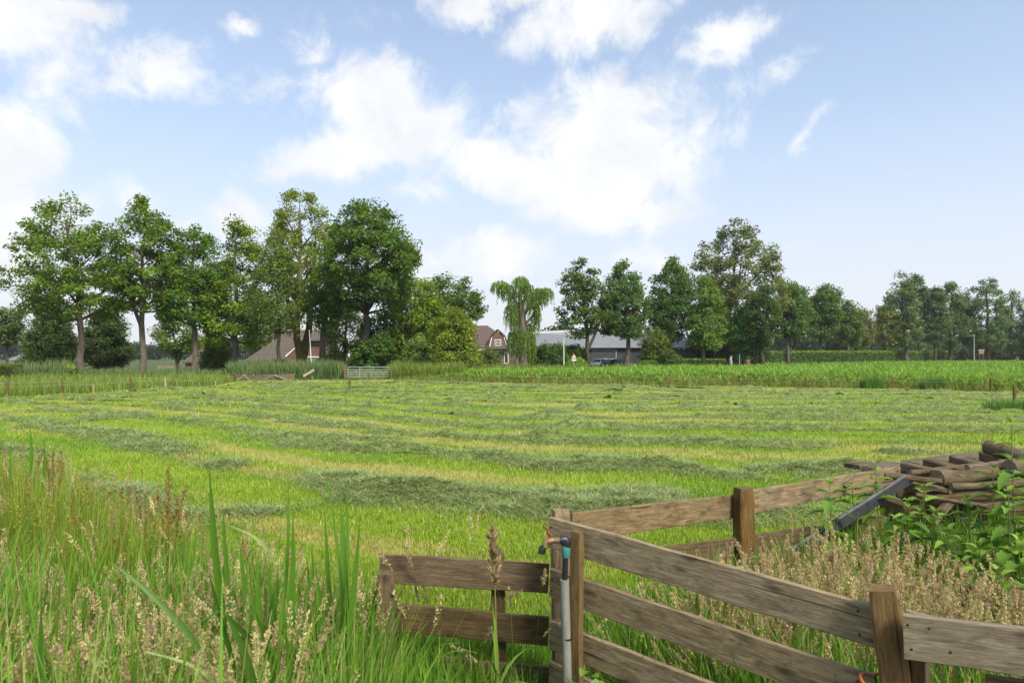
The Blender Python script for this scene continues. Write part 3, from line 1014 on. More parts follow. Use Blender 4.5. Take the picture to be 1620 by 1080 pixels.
def maize():
    """A field of young maize: every plant a fan of arching leaves; sparser far away where only tops show."""
    spots = []
    near = [(p.x, p.y + 1.9) for p in FAR[3:]]
    nX = np.array([a for a, b in near])
    nY = np.array([b for a, b in near])
    farp = [(640, 52), (850, 57), (930, 66), (1040, 74), (1100, 83), (1200, 99), (1300, 117), (1420, 160), (1640, 196)]
    fX = np.array([xs(a, d) for a, d in farp])
    fY = np.array([d for a, d in farp])
    for (a, b, n) in ((0, 5, 9000), (5, 14, 8500), (14, 40, 6500), (40, 170, 5200)):
        X = rng.uniform(-12, 150, n * 6)
        Yn = np.interp(X, nX, nY)
        Yo = rng.uniform(a, b, n * 6)
        Yn = np.where(X > nX[-1], nY[-1] - (X - nX[-1]) * 0.35, Yn)
        Y = Yn + Yo
        k = (Y < np.interp(X, fX, fY)) & (Y > 25) & (np.abs(X / Y) < 0.84)
        k &= X > -9.5
        spots.append(np.stack([X[k], Y[k]], 1)[:n])
    P = np.concatenate(spots)
    # planted in rows
    rot = R(8)
    u = P[:, 0] * math.cos(rot) + P[:, 1] * math.sin(rot)
    v = -P[:, 0] * math.sin(rot) + P[:, 1] * math.cos(rot)
    v = np.round(v / 0.75) * 0.75 + rng.normal(0, 0.05, len(v))
    P = np.stack([u * math.cos(rot) - v * math.sin(rot), u * math.sin(rot) + v * math.cos(rot)], 1)
    n = len(P)
    K = 7
    hp = rng.uniform(0.75, 1.05, n) * (0.8 + 0.4 * fbm(P[:, 0] * 0.2, P[:, 1] * 0.2, 2, 77))
    edge = P[:, 1] - np.interp(P[:, 0], nX, nY)
    hp *= 0.62 + 0.38 * sstep(-0.3, 2.0, edge)
    i = np.repeat(np.arange(n), K)
    lev = np.tile(np.arange(K), n) / K
    base = np.stack([P[i, 0], P[i, 1], hp[i] * lev * 0.55], 1)
    L = hp[i] * rng.uniform(0.55, 0.85, n * K) * (1 - 0.25 * lev)
    Wd = (0.042 + 0.0005 * P[i, 1]) * rng.uniform(0.7, 1.2, n * K)
    az = rng.uniform(0, 2 * math.pi, n)[i] + np.tile(np.arange(K), n) * math.pi + rng.normal(0, 0.5, n * K)
    pal = np.array([[0.18, 0.345, 0.04], [0.235, 0.40, 0.065], [0.135, 0.28, 0.032], [0.30, 0.41, 0.08]])
    c = pal[rng.choice(4, n * K, p=[.4, .3, .2, .1])] * rng.uniform(0.8, 1.2, (n * K, 1))
    yl = (sstep(2.5, 0, edge)[i] * rng.random(n * K))[:, None] * 0.6
    c = c * (1 - yl) + np.array([0.30, 0.34, 0.04]) * yl
    return blades(base, L, Wd, az, 0.15 + 0.45 * (1 - lev) + rng.normal(0, 0.1, n * K), rng.uniform(0.6, 1.5, n * K), 3, c, twist=az + math.pi / 2,
                  prof=lambda t: np.interp(t, [0, .4, .8, 1], [.7, 1, .6, .05]))


V, Fq, C = maize()
o = link('maize_crop', mesh_np('maize_crop', V, Fq, None, C, M['grass']))
tag(o, 'field of knee-high bright green maize behind the wire fence', 'maize crop', kind='stuff')

# ================================================================= FOREGROUND GRASS
tall = [(-6.5, 8.2), (-5.4, 7.4), (-4.3, 6.3), (-3.4, 5.5), (-2.5, 4.9), (-1.7, 4.35), (-1.0, 3.9), (-0.66, 3.42), (-0.6, 2.9), (-0.25, 1.5), (-2.4, 1.5), (-4, 3.2)]
lush = [[0.115, 0.26, 0.02], [0.165, 0.32, 0.028], [0.075, 0.18, 0.018], [0.21, 0.32, 0.055], [0.36, 0.33, 0.13]]
parts = []


def fore(poly, n, h, w, cols, probs, S=5, lean=0.22, bend=0.9, hv=0.4, patch=0.45, ps=1.1, hcap=None):
    p = poly_pts(poly, n)
    f = fbm(p[:, 0] * ps, p[:, 1] * ps, 3, 25)
    L = h * rng.uniform(1 - hv, 1 + hv * 0.6, n) * (1 - patch + 2 * patch * f)
    if hcap is not None:
        L = np.minimum(L, hcap(p[:, 0], p[:, 1]) * rng.uniform(0.7, 1.05, n))
    c = np.array(cols)[rng.choice(len(cols), n, p=probs)] * rng.uniform(0.7, 1.3, (n, 1))
    return blades(np.stack([p[:, 0], p[:, 1], np.zeros(n)], 1), L, w * rng.uniform(0.5, 1.5, n), rng.uniform(0, 2 * math.pi, n),
                  np.abs(rng.normal(0, lean, n)), rng.uniform(0, bend, n) * rng.random(n) ** 0.5, S, c)


def skyline(X, Y):
    """Height the tall growth reaches: tall at the far left, dropping towards the board fence."""
    px = X0 + F * X / Y
    ytop = np.interp(px, [-200, 0, 120, 240, 330, 450, 560, 640], [700, 725, 745, 810, 850, 872, 890, 950])
    return np.maximum(H - (ytop - Y0) / F * Y, 0.12)


parts.append(fore([(-4.2, 5.2), (-1.7, 4.2), (-0.7, 3.5), (-0.6, 2.6), (-0.25, 1.6), (-2.2, 1.6), (-3.2, 3.0)], 2600, 0.9, 0.015, [[0.10, 0.235, 0.02], [0.14, 0.28, 0.026], [0.19, 0.31, 0.06]], [.4, .4, .2], S=7, lean=.12, bend=.8, hcap=skyline))
parts.append(fore(tall, 46000, 0.85, 0.0078, lush, [.33, .3, .17, .12, .08], hcap=skyline))
# wispy stalks, yellow-green, behind
wis = [(-6.5, 8.0), (-5.3, 7.2), (-4.2, 6.2), (-3.3, 5.4), (-2.4, 4.8), (-1.75, 4.3), (-1.8, 3.3), (-3.2, 3.6), (-4.6, 5.2)]
parts.append(fore(wis, 8500, 1.05, 0.0042, [[0.24, 0.30, 0.035], [0.30, 0.31, 0.04], [0.17, 0.26, 0.03], [0.30, 0.22, 0.06]], [.38, .27, .27, .08], lean=0.12, bend=0.35, hcap=lambda x, y: skyline(x, y) * 1.05))
# lower lush grass under the left board fence and at the bottom of the picture
parts.append(fore([(-1.2, 3.75), (0.12, 3.5), (0.12, 3.1), (0.3, 2.2), (0.2, 1.6), (-1.2, 1.7)], 11000, 0.55, 0.0075, lush[:4], [.35, .35, .15, .15], bend=1.5, lean=0.3,
                  hcap=lambda x, y: np.interp(x, [-1.1, -0.7, -0.35, 0.1], [0.85, 0.62, 0.42, 0.34])))
parts.append(fore([(-0.7, 3.9), (0.15, 3.7), (0.15, 3.5), (-0.7, 3.5)], 2500, 0.3, 0.006, lush[:4], [.4, .3, .2, .1], bend=1.2))
# behind the slanting panel, up to the timber heap
inner = [(0.35, 3.3), (1.3, 2.3), (1.6, 2.15), (3.2, 2.0), (4.6, 3.8), (4.6, 5.2), (2.8, 5.2), (1.5, 4.35)]
parts.append(fore(inner, 26000, 0.6, 0.0062, lush, [.34, .33, .18, .1, .05], bend=1.1, lean=0.28, patch=.3))
parts.append(fore([(0.25, 3.1), (1.2, 2.2), (1.2, 1.4), (0.2, 1.4)], 2500, 0.25, 0.007, lush[:4], [.4, .3, .2, .1], bend=1.2))
# short grass on the field side of the back fence
parts.append(fore([(0.4, 3.5), (1.5, 4.5), (2.9, 5.4), (2.9, 6.2), (0.2, 4.6), (-0.6, 4.2), (-0.6, 3.6)], 7000, 0.16, 0.006, lush[:4], [.4, .35, .1, .15], bend=1.0))
dead = [[0.42, 0.37, 0.19], [0.36, 0.29, 0.15], [0.48, 0.44, 0.26], [0.30, 0.30, 0.10]]
parts.append(fore(tall, 5200, 0.75, 0.006, dead, [.35, .25, .2, .2], lean=.55, bend=1.9, hcap=skyline))
parts.append(fore(inner, 3200, 0.55, 0.0055, dead, [.35, .25, .2, .2], lean=.6, bend=1.9))
V, Fq, C = join(parts)
o = link('tall_grass', mesh_np('tall_grass', V, Fq, None, C, M['grass']))
tag(o, 'tall green and yellowing grass growing round the board fence', 'grass', kind='stuff')


def plume_patch(poly, n, lo, hi, col, K=110, hcap=None, pw=0.0145, sz=0.0056, plen=(0.09, 0.2), lean=0.2):
    p = poly_pts(poly, n)
    L = rng.uniform(lo, hi, n)
    if hcap is not None:
        L = np.minimum(L, hcap(p[:, 0], p[:, 1]) * rng.uniform(0.75, 1.12, n))
    base = np.stack([p[:, 0], p[:, 1], np.zeros(n)], 1)
    c = np.array(col)[rng.choice(len(col), n)] * rng.uniform(0.8, 1.2, (n, 1))
    sc_ = np.array([[0.2, 0.22, 0.06]]) * rng.uniform(0.7, 1.3, (n, 1))
    return plumes(base, L, rng.uniform(0, 2 * math.pi, n), np.abs(rng.normal(0, lean, n)), rng.uniform(0.1, 1.0, n) * rng.random(n), rng.uniform(*plen, n),
                  pw * rng.uniform(0.55, 1.25, n), c, np.repeat(sc_, 1, 0) if len(sc_) == n else np.repeat(sc_, n, 0), K, sz)


tan = [[0.56, 0.45, 0.25], [0.62, 0.53, 0.29], [0.50, 0.37, 0.22], [0.55, 0.52, 0.24], [0.50, 0.39, 0.235]]
parts = []
parts += plume_patch([(-3.6, 3.6), (-2.5, 3.9), (-1.4, 3.3), (-0.9, 2.9), (-0.7, 2.0), (-2.0, 1.8), (-2.8, 2.6)], 2600, 0.55, 0.98, tan,
                     hcap=lambda x, y: np.maximum(H - (np.interp(X0 + F * x / y, [0, 120, 250, 420, 560], [865, 915, 885, 860, 930]) + rng.uniform(-20, 90, len(x)) - Y0) / F * y, 0.2))
parts += plume_patch([(-2.6, 2.9), (-1.5, 2.9), (-1.1, 2.2), (-2.0, 2.1)], 1300, 0.5, 0.85, tan,
                     hcap=lambda x, y: np.maximum(H - (np.interp(X0 + F * x / y, [0, 120, 250, 420], [880, 930, 900, 960]) + rng.uniform(0, 110, len(x)) - Y0) / F * y, 0.2))
parts += plume_patch([(-5.6, 7.2), (-4.2, 6.1), (-2.4, 4.7), (-1.2, 3.9), (-1.0, 3.2), (-3, 3.8)], 260, 0.7, 1.15, tan + [[0.4, 0.24, 0.1]], hcap=lambda x, y: skyline(x, y) * 1.08, pw=0.010)
# the dense pinkish-tan stand between the panel and the heap
parts += plume_patch([(0.75, 3.35), (1.15, 3.0), (1.9, 2.75), (2.6, 3.0), (3.0, 3.9), (2.6, 4.3), (1.6, 4.25), (1.2, 4.0)], 1500, 0.6, 0.86, tan, K=110,
                     hcap=lambda x, y: np.maximum(H - (np.interp(X0 + F * x / y, [1000, 1100, 1200, 1300, 1420, 1500, 1620], [850, 852, 842, 818, 832, 880, 880]) + rng.uniform(-5, 70, len(x)) - Y0) / F * y, 0.3))
parts += plume_patch([(1.7, 2.75), (2.2, 2.35), (3.3, 2.5), (4.0, 3.6), (3.1, 3.6)], 420, 0.55, 0.85, tan,
                     hcap=lambda x, y: np.maximum(H - (np.interp(X0 + F * x / y, [1400, 1450, 1620], [900, 925, 890]) + rng.uniform(0, 90, len(x)) - Y0) / F * y, 0.3))
parts += plume_patch([(0.5, 3.3), (1.3, 2.6), (1.5, 3.0), (0.9, 3.4)], 60, 0.5, 0.75, tan)
parts += plume_patch([(-0.65, 3.3), (0.1, 3.25), (0.1, 3.6), (-0.65, 3.7)], 26, 0.6, 0.98, tan)
parts += plume_patch(wis, 800, 0.7, 1.1, [[.34, .36, .05], [.42, .36, .06], [.26, .32, .04], [.36, .25, .07]], K=40, hcap=lambda x, y: skyline(x, y) * 1.03, pw=0.02, sz=.0065, plen=(.25, .5), lean=.1)
parts += plume_patch([(-1.6, 4.2), (-0.7, 3.6), (-0.6, 3.0), (-1.6, 3.2)], 150, .5, .85, tan, hcap=skyline)
V, Fq, C = join(parts)
o = link('flowering_grass', mesh_np('flowering_grass', V, Fq, None, C, M['plume']))
tag(o, 'feathery tan and pink seed heads of flowering meadow grass', 'grass', kind='stuff')


# ================================================================= TIMBER FENCES IN THE FOREGROUND
def timber(name, parent, p0, p1, height, thick, mat, up=None, seg=18, rough=0.003, taper=1.0, ragged=0.0, label=None, nails=(), ends=(0.0, 0.0)):
    """A plank: p0 to p1 along its upper front edge, hanging down by height; local x runs along the grain."""
    p0, p1 = Vector(p0), Vector(p1)
    L = (p1 - p0).length
    ex = (p1 - p0).normalized()
    up = Vector(up) if up else Vector((0, 0, 1))
    ey = up.cross(ex).normalized()               # away from the viewer for planks running left to right
    ez = ex.cross(ey)
    mb = MB()
    c = min(thick, height) * 0.14
    ring0 = [(0, -c), (c, 0), (thick - c, 0), (thick, -c), (thick, -height + c), (thick - c, -height), (c, -height), (0, -height + c)]
    s1, s2, s3 = random.random() * 50, random.random() * 50, random.random() * 50
    vs = []
    for i in range(seg + 1):
        f = i / seg
        for k, (y, z) in enumerate(ring0):
            zz = z * (1 + (taper - 1) * f)
            top = z > -height / 2
            wob = (float(vn(f * L * 5 + s1, 0.5 + (0 if top else 7))) - 0.5) * rough * 2.6
            if ragged and top:
                wob -= ragged * float(vn(f * L * 14 + s2, 3.3)) * float(vn(f * L * 3 + s3, 1.3))
            x = f * L + (ends[0] * z / height if i == 0 else (ends[1] * z / height if i == seg else 0))
            vs.append((x, y + (float(vn(f * L * 2 + s2, 0.2)) - .5) * rough * 2, zz + wob))
    fs = [(i * 8 + k, (i + 1) * 8 + k, (i + 1) * 8 + (k + 1) % 8, i * 8 + (k + 1) % 8) for i in range(seg) for k in range(8)]
    mb.add(vs, fs)
    mb.add(vs[:8], [tuple(range(8))])
    mb.add(vs[-8:], [tuple(range(7, -1, -1))])
    me = mb.mesh(name, mat)
    o = bpy.data.objects.new(name, me)
    COL.objects.link(o)
    m = Matrix((ex, ey, ez)).transposed().to_4x4()
    m.translation = p0 - (parent.location if parent else Vector())
    o.parent = parent
    o.matrix_local = m
    if label:
        o['label'] = label
    for (nx_, nz_) in nails:
        nb = MB().tube([(nx_ * L, -0.002, -nz_ * height), (nx_ * L, 0.004, -nz_ * height)], 0.0042, 8)
        k = nb.build('nail', M['steel_dark'], o)
    return o


def post(name, parent, base, top, wx, wy, mat, rot=0.0, point=0.0, seg=12):
    """Squared post from base to top; its grain runs along local x."""
    base, top = Vector(base), Vector(top)
    L = (top - base).length
    ex = (top - base).normalized()
    ref = Vector((math.cos(rot), math.sin(rot), 0))
    ey = (ref - ex * ref.dot(ex)).normalized()
    ez = ex.cross(ey)
    mb = MB()
    a, b = wx / 2, wy / 2
    c = min(a, b) * 0.18
    ring = [(-a + c, -b), (a - c, -b), (a, -b + c), (a, b - c), (a - c, b), (-a + c, b), (-a, b - c), (-a, -b + c)]
    vs = []
    s1 = random.random() * 40
    for i in range(seg + 1):
        f = i / seg
        k = 1 - (0.12 if i == seg else 0)
        for j, (y, z) in enumerate(ring):
            w = (float(vn(f * L * 4 + s1, j * 0.7)) - .5) * 0.007
            vs.append((f * L + (random.uniform(-1, 1) * 0.003 if i == seg else 0), (y + w) * k, (z + w) * k))
    fs = [(i * 8 + j, i * 8 + (j + 1) % 8, (i + 1) * 8 + (j + 1) % 8, (i + 1) * 8 + j) for i in range(seg) for j in range(8)]
    mb.add(vs, fs)
    mb.add(vs[-8:], [tuple(range(8))])
    o = bpy.data.objects.new(name, mb.mesh(name, mat))
    COL.objects.link(o)
    m = Matrix((ex, ey, ez)).transposed().to_4x4()
    m.translation = base - (parent.location if parent else Vector())
    o.parent = parent
    o.matrix_local = m
    return o


# --- slanting panel with its stopping post (the big one across the foreground)
A1, B1 = W(868, 818, 3.20), W(1383, 958, 2.29)
pan = thing('board_fence', 'slanting fence panel of four weathered boards between water tap and leaning brown post', 'fence', (A1.x, A1.y, 0))
dirp = (B1 - A1).normalized()
for i, (ya, yb, xb) in enumerate([(818, 958, 1383), (899, 1071, 1383), (982, 1180, 1375), (1045, 1290, 1375)]):
    a = W(868 if i == 0 else 870, ya, 3.20)
    b = W(xb, yb, 2.29)
    timber('board', pan, a, b, 0.138 if i else 0.142, 0.024, M['wood'], ends=(0.0, -0.03), nails=[(0.012, .3), (0.012, .72), (0.965, .22), (0.972, .78)])
# upright batten on the near face, post behind
nrm = Vector((dirp.y, -dirp.x, 0)).normalized()
bt = W(919, 838, 3.06)
post('batten', pan, (bt.x + nrm.x * 0.03, bt.y + nrm.y * 0.03, 0.0), (bt.x + nrm.x * 0.03, bt.y + nrm.y * 0.03, bt.z), 0.05, 0.034, M['wood_post'], rot=math.atan2(dirp.y, dirp.x))
pt = W(887, 806, 3.30)
post('post', pan, (pt.x, pt.y, 0), pt, 0.085, 0.075, M['wood'], rot=0.1)
gp = W(1395, 932, 2.235)
gpb = W(1432, 1110, 2.235)
post('post', pan, (gpb.x + 0.085, gpb.y + 0.02, 0.0), (gp.x + 0.012, gp.y + 0.02, gp.z), 0.088, 0.085, M['wood_post'], rot=-0.45)
sl = W(1425, 996, 2.30)
post('slat', pan, (sl.x + 0.06, sl.y + 0.045, 0), (sl.x - 0.015, sl.y + 0.045, sl.z), 0.03, 0.018, M['wood_grey'], rot=0.0)

# --- low left stretch
L0, L1 = W(603, 877, 3.46), W(869, 894, 3.40)
lf = thing('board_fence', 'low dark board fence half sunk in grass left of the water tap', 'fence', (L0.x, L0.y, 0))
for (xa, ya, xb, yb) in [(601, 877, 869, 893), (622, 955, 869, 977), (690, 1038, 869, 1056)]:
    timber('board', lf, W(xa, ya, 3.46), W(xb, yb, 3.40), 0.142, 0.022, M['wood_dark'], nails=[(0.97, .3), (0.97, .7)])
p = W(610, 906, 3.42)
post('post', lf, (p.x, p.y, 0), p, 0.085, 0.08, M['wood_dark'], rot=0.2)
p = W(787, 874, 3.49)
post('post', lf, (p.x + .01, p.y, 0), p, 0.07, 0.06, M['wood_dark'], rot=0.1)

# --- stretch running back from the corner to the timber heap
C0, D0, E0 = W(906, 811, 3.38), W(1170, 782, 4.32), W(1425, 738, 5.35)
bf = thing('board_fence', 'receding board fence running from the corner post back to the timber heap', 'fence', (D0.x, D0.y, 0))
timber('board', bf, C0, D0, 0.142, 0.022, M['wood'], nails=[(.03, .3), (.03, .7), (.97, .3), (.97, .7)])
timber('board', bf, D0 + Vector((0.005, 0.01, 0.012)), E0, 0.15, 0.022, M['wood'], nails=[(.03, .3), (.03, .7)])
timber('board', bf, W(1040, 868, 3.85), W(1400, 816, 5.2), 0.13, 0.022, M['wood_dark'])
p = W(1176, 771, 4.24)
post('post', bf, (p.x + .01, p.y, 0), p, 0.105, 0.09, M['wood_post'], rot=0.35)

# --- right stretch cut by the picture edge
R0, R1 = W(1428, 971, 2.16), W(1690, 1003, 1.97)
rf = thing('board_fence', 'grey board fence end with ragged top plank at the bottom right', 'fence', (R0.x, R0.y, 0))
timber('board', rf, R0, R1, 0.142, 0.026, M['wood_grey'], nails=[(.03, .22), (.05, .75), (.17, .24), (.3, .7)])
timber('splintered_board', rf, W(1434, 964, 2.21), W(1535, 984, 2.13), 0.10, 0.02, M['wood_grey'], ragged=0.028, seg=40)
timber('board', rf, W(1560, 1070, 2.08), W(1690, 1088, 1.99), 0.12, 0.024, M['wood_dark'])
p = W(1450, 1000, 2.24)
post('post', rf, (p.x, p.y + .02, 0), (p.x, p.y + .02, p.z), 0.05, 0.06, M['wood_dark'])
post('batten', rf, (p.x + 0.05, p.y + .035, 0), (p.x + 0.05, p.y + .035, p.z), 0.018, 0.03, M['wood_grey'])

# orange twine round the leaning post's foot
tw = MB()
c = W(1408, 1084, 2.235)
pts = [(c.x + 0.075 * math.cos(a) * 1.05, c.y + 0.02 + 0.075 * math.sin(a), c.z + 0.006 * math.sin(3 * a)) for a in np.linspace(0, 2 * math.pi, 24)]
tw.tube(pts, 0.006, 6)
tw.tube([(c.x - 0.075, c.y, c.z), (c.x - 0.05, c.y - 0.06, c.z + 0.008), (c.x + 0.02, c.y - 0.065, c.z + 0.002), (c.x + .09, c.y - 0.05, c.z - 0.012)], 0.006, 6)
o = tw.build('twine', M['orange'], None)
tag(o, 'orange twine tied round the foot of the leaning brown post', 'twine')

# --- standpipe with tap
tp = W(893, 916, 3.02)
tap = thing('water_tap', 'grey standpipe with brass tap, teal coupling and red lever against the corner post', 'water tap', (tp.x, tp.y, 0))
off = Vector((tp.x, tp.y, 0))
MB().tube([(0.022, 0.0, -0.05), (0.012, 0, 0.4), (0, 0, tp.z)], 0.0205, 18).build('pipe', M['pvc'], tap)
zc = W(896, 872, 3.02).z
MB().tube([(0.001, 0, tp.z - 0.02), (0.004, 0, zc - 0.02)], 0.0125, 12).build('hose', M['rubber'], tap)
mb = MB()
mb.tube([(0.006, 0, zc - 0.027), (0.006, 0, zc - 0.022), (0.006, 0, zc + 0.018), (0.006, 0, zc + 0.026)], [0.017, 0.020, 0.020, 0.018], 16)
mb.build('coupling', M['teal'], tap)
ze = W(896, 856, 3.02).z
mb = MB()
mb.tube([(0.008, 0, zc + 0.02), (0.010, 0, ze - 0.004), (0.004, 0, ze + 0.008), (-0.02, 0, ze + 0.006)], [0.018, 0.021, 0.021, 0.019], 14)
mb.build('elbow', M['rubber'], tap)
mb = MB()
mb.tube([(-0.018, 0, ze + 0.006), (-0.03, 0, ze + 0.005), (-0.055, 0, ze + 0.003)], [0.016, 0.013, 0.012], 12)
mb.tube([(-0.052, 0, ze + 0.003), (-0.058, 0, ze + 0.003), (-0.07, 0, ze + 0.002)], [0.017, 0.017, 0.015], 6)
mb.tube([(-0.068, 0, ze + 0.003), (-0.082, 0, ze - 0.001), (-0.088, 0, ze - 0.016), (-0.089, 0, ze - 0.024)], [0.011, 0.012, 0.011, 0.011], 12)
mb.build('spout', M['brass'], tap)
MB().tube([(-0.088, 0, ze - 0.022), (-0.096, 0, ze - 0.03), (-0.102, 0, ze - 0.052)], [0.013, 0.017, 0.016], 12).build('nozzle', M['rubber'], tap)
mb = MB()
mb.tube([(-0.06, 0, ze + 0.01), (-0.062, 0, ze + 0.028)], 0.007, 8)
mb.tube([(-0.055, 0, ze + 0.026), (-0.070, 0, ze + 0.034), (-0.076, 0, ze + 0.055), (-0.094, 0, ze + 0.07)], [0.007, 0.006, 0.006, 0.004], 8)
mb.build('lever', M['lever'], tap)
mb = MB()
mb.tube([(0.012, -0.0, 0.55), (0.012, -0.0, 0.556)], 0.0222, 16)
mb.build('clip', M['steel_dark'], tap)

# ================================================================= TIMBER HEAP AND STEEL CHANNEL AT THE RIGHT
def log(name, label, a, b, r, mat, group=None, n=12, taper=0.9):
    a, b = Vector(a), Vector(b)
    t = thing(name, label, 'log', (a.x, a.y, a.z), group)
    mb = MB()
    k = 9
    s = random.random() * 30
    pts = []
    rr = []
    for i in range(k + 1):
        f = i / k
        v = (b - a) * f
        pts.append(v + Vector((0, (float(vn(f * 4 + s, 1.5)) - .5) * r * .5, (float(vn(f * 4 + s, 4.5)) - .5) * r * .6)))
        rr.append(r * (1 - (1 - taper) * f) * (0.9 + 0.2 * float(vn(f * 6 + s, 9))))
    mb.tube(pts, rr, n, jit=0.05)
    mb.build('trunk_piece', mat, t)
    ax_ = (pts[1] - pts[0]).normalized()
    MB().tube([pts[0] - ax_ * 0.003, pts[0] + ax_ * 0.004], [rr[0] * .86, rr[0] * .9], n).build('cut_end', M['end_grain'], t)
    return t


def plank(label, a, b, h, th, mat, group=None, cat='timber', name='plank', up=None, **kw):
    a = Vector(a)
    t = thing(name, label, cat, (a.x, a.y, a.z), group)
    timber('plank_body' if name == 'plank' else name + '_body', t, a, b, h, th, mat, up=up, **kw)
    return t


HG = 'timbers piled behind the nettles'
log('log', 'round grey log lying highest on the timber heap, sawn end to the left', W(1562, 706, 5.7), W(1680, 742, 5.1), 0.062, M['wood_pile'], HG)
log('log', 'gnarled pale log across the front of the timber heap', W(1482, 757, 5.15), W(1600, 745, 5.35), 0.065, M['wood_pile'], HG, taper=0.8)
log('log', 'pinkish bark log at the right end of the timber heap', W(1598, 742, 5.2), W(1700, 735, 5.2), 0.075, M['wood_pile'], HG)
plank('thick squared beam leading the left end of the timber heap', W(1398, 740, 5.25), W(1440, 736, 5.75), 0.13, 0.16, M['wood_pile'], HG, name='beam')
plank('long slanting beam behind the steel channel tip', W(1424, 730, 5.45), W(1505, 750, 5.15), 0.15, 0.07, M['wood_pile'], HG, name='beam')
plank('first sloping plank end showing above the beam', W(1460, 726, 5.7), W(1530, 745, 5.3), 0.07, 0.12, M['wood_pile'], HG)
plank('second sloping plank end, above the gnarled log', W(1501, 720, 5.9), W(1560, 738, 5.4), 0.07, 0.12, M['wood_pile'], HG)
plank('short plank under the highest log', W(1548, 714, 6.0), W(1580, 722, 5.7), 0.08, 0.12, M['wood_pile'], HG)
plank('thin flat board lying at the back of the heap', W(1360, 736, 5.6), W(1420, 731, 5.9), 0.035, 0.14, M['wood_pile'], HG, name='board')
plank('level board between the sloping planks at the back', W(1455, 733, 6.0), W(1570, 719, 6.2), 0.05, 0.2, M['wood_pile'], HG, name='board')
plank('dark lower beam in the shadow of the heap', W(1455, 785, 5.1), W(1600, 778, 5.3), 0.09, 0.16, M['wood_dark'], HG, name='beam')
plank('pale board low on the heap behind the nettles', W(1545, 797, 5.0), W(1690, 790, 5.0), 0.07, 0.14, M['wood_pile'], HG, name='board')
plank('leaning brown stick propped under the heap', W(1478, 822, 4.95), W(1508, 788, 5.1), 0.06, 0.05, M['wood_pile'], HG)
plank('flat splintered board jutting below the gnarled log', W(1448, 766, 5.05), W(1500, 774, 5.0), 0.03, 0.18, M['wood_pile'], HG, name='board')
plank('added dark board standing for the shaded hollow at the back of the heap', W(1420, 745, 6.1), W(1720, 735, 6.4), 0.72, 0.03, M['wood_dark'], HG, name='board')  # dark board added so the hollow's shade is put into colour
for k, (xa, ya, xb, yb, lab) in enumerate([(1430, 800, 1700, 792, 'buried dark sleeper under the pale board'), (1425, 835, 1700, 830, 'lowest dark sleeper at the foot of the heap'), (1470, 760, 1700, 757, 'dark sleeper carrying the gnarled log')]):
    plank(lab, W(xa, ya, 5.55), W(xb, yb, 5.6), 0.15, 0.35, M['wood_dark'], HG, name='sleeper')

for (xa, ya, da, xb, yb, db, rr0, lab) in [(1440, 748, 5.2, 1560, 733, 5.6, .022, 'thin grey pole lying across the sloping planks'), (1505, 770, 5.0, 1660, 762, 5.05, .028, 'thin pole under the gnarled log'),
                                         (1530, 738, 5.3, 1660, 722, 5.4, .025, 'bent thin pole below the highest log'), (1450, 782, 5.0, 1560, 800, 4.9, .02, 'thin broken stick hanging into the dark hollow'),
                                         (1400, 752, 5.1, 1490, 762, 5.0, .03, 'short rounded pole end beside the steel channel tip'), (1565, 772, 4.95, 1690, 752, 5.0, .03, 'pale pole slanting up to the right edge')]:
    log('pole', lab, W(xa, ya, da), W(xb, yb, db), rr0, M['wood_pile'], HG, n=8, taper=.7)
ch = thing('steel_channel', 'dark grey steel channel leaning on the timber heap', 'steel channel', W(1250, 862, 4.5))
a, b = W(1250, 872, 4.45), W(1434, 753, 4.85)
ex = (b - a).normalized()
ey = Vector((0.25, 1, 0)).normalized()
ey = (ey - ex * ey.dot(ex)).normalized()
ez = ex.cross(ey)
prof = [(0, 0.0), (0.055, 0.0), (0.055, -0.01), (0.008, -0.01), (0.008, -0.052), (0.055, -0.052), (0.055, -0.062), (0, -0.062)]
L = (b - a).length
mb = MB()
vs = [a - ch.location + ex * (L * f) + ey * py + ez * pz for f in (0, 1) for (py, pz) in prof]
mb.add(vs, [(i, (i + 1) % 8, 8 + (i + 1) % 8, 8 + i) for i in range(8)] + [(7, 6, 5, 4, 3, 0), (0, 3, 2, 1)] + [(8, 11, 12, 13, 14, 15), (8, 9, 10, 11)])
mb.build('channel_body', M['steel_dark'], ch)
M_edge = noise_mat('worn_steel_edge', (0.055, 0.06, 0.065), (0.115, 0.122, 0.13), (12, 12, 12), 0.6, 0.1)
mb = MB()
mb.tube([a - ch.location + ey * 0.01 + ez * 0.004, b - ch.location + ey * 0.01 + ez * 0.004], 0.013, 8)
mb.build('rolled_edge', M_edge, ch)


# ================================================================= FOREGROUND PLANTS
def leaf_parts(base, d, nrm, L, Wd, col, S=6, fold=0.25, droop=0.5, serr=0.12):
    """A broad leaf with a folded midrib, drooping tip and toothed edge."""
    d = np.array(d, float)
    d /= np.linalg.norm(d)
    nrm = np.array(nrm, float)
    side = np.cross(d, nrm)
    side /= np.linalg.norm(side) + 1e-9
    up = np.cross(side, d)
    V = []
    for i in range(S + 1):
        f = i / S
        w = Wd * 0.5 * (np.sin(np.pi * min(1, (f * 0.93 + 0.05)) ** 0.62) ** 0.9) * (1 + (serr if i % 2 else -serr))
        if i == S:
            w = 0.0006
        c = np.array(base) + d * (L * f) + np.array([0, 0, -1]) * droop * L * f * f * 0.5
        V += [c - side * w + up * w * fold * 2, c, c + side * w + up * w * fold * 2]
    Fq = []
    for i in range(S):
        for k in range(2):
            Fq.append((i * 3 + k, i * 3 + k + 1, (i + 1) * 3 + k + 1, (i + 1) * 3 + k))
    return np.array(V), np.array(Fq), np.repeat(np.array([col]), len(V), 0)


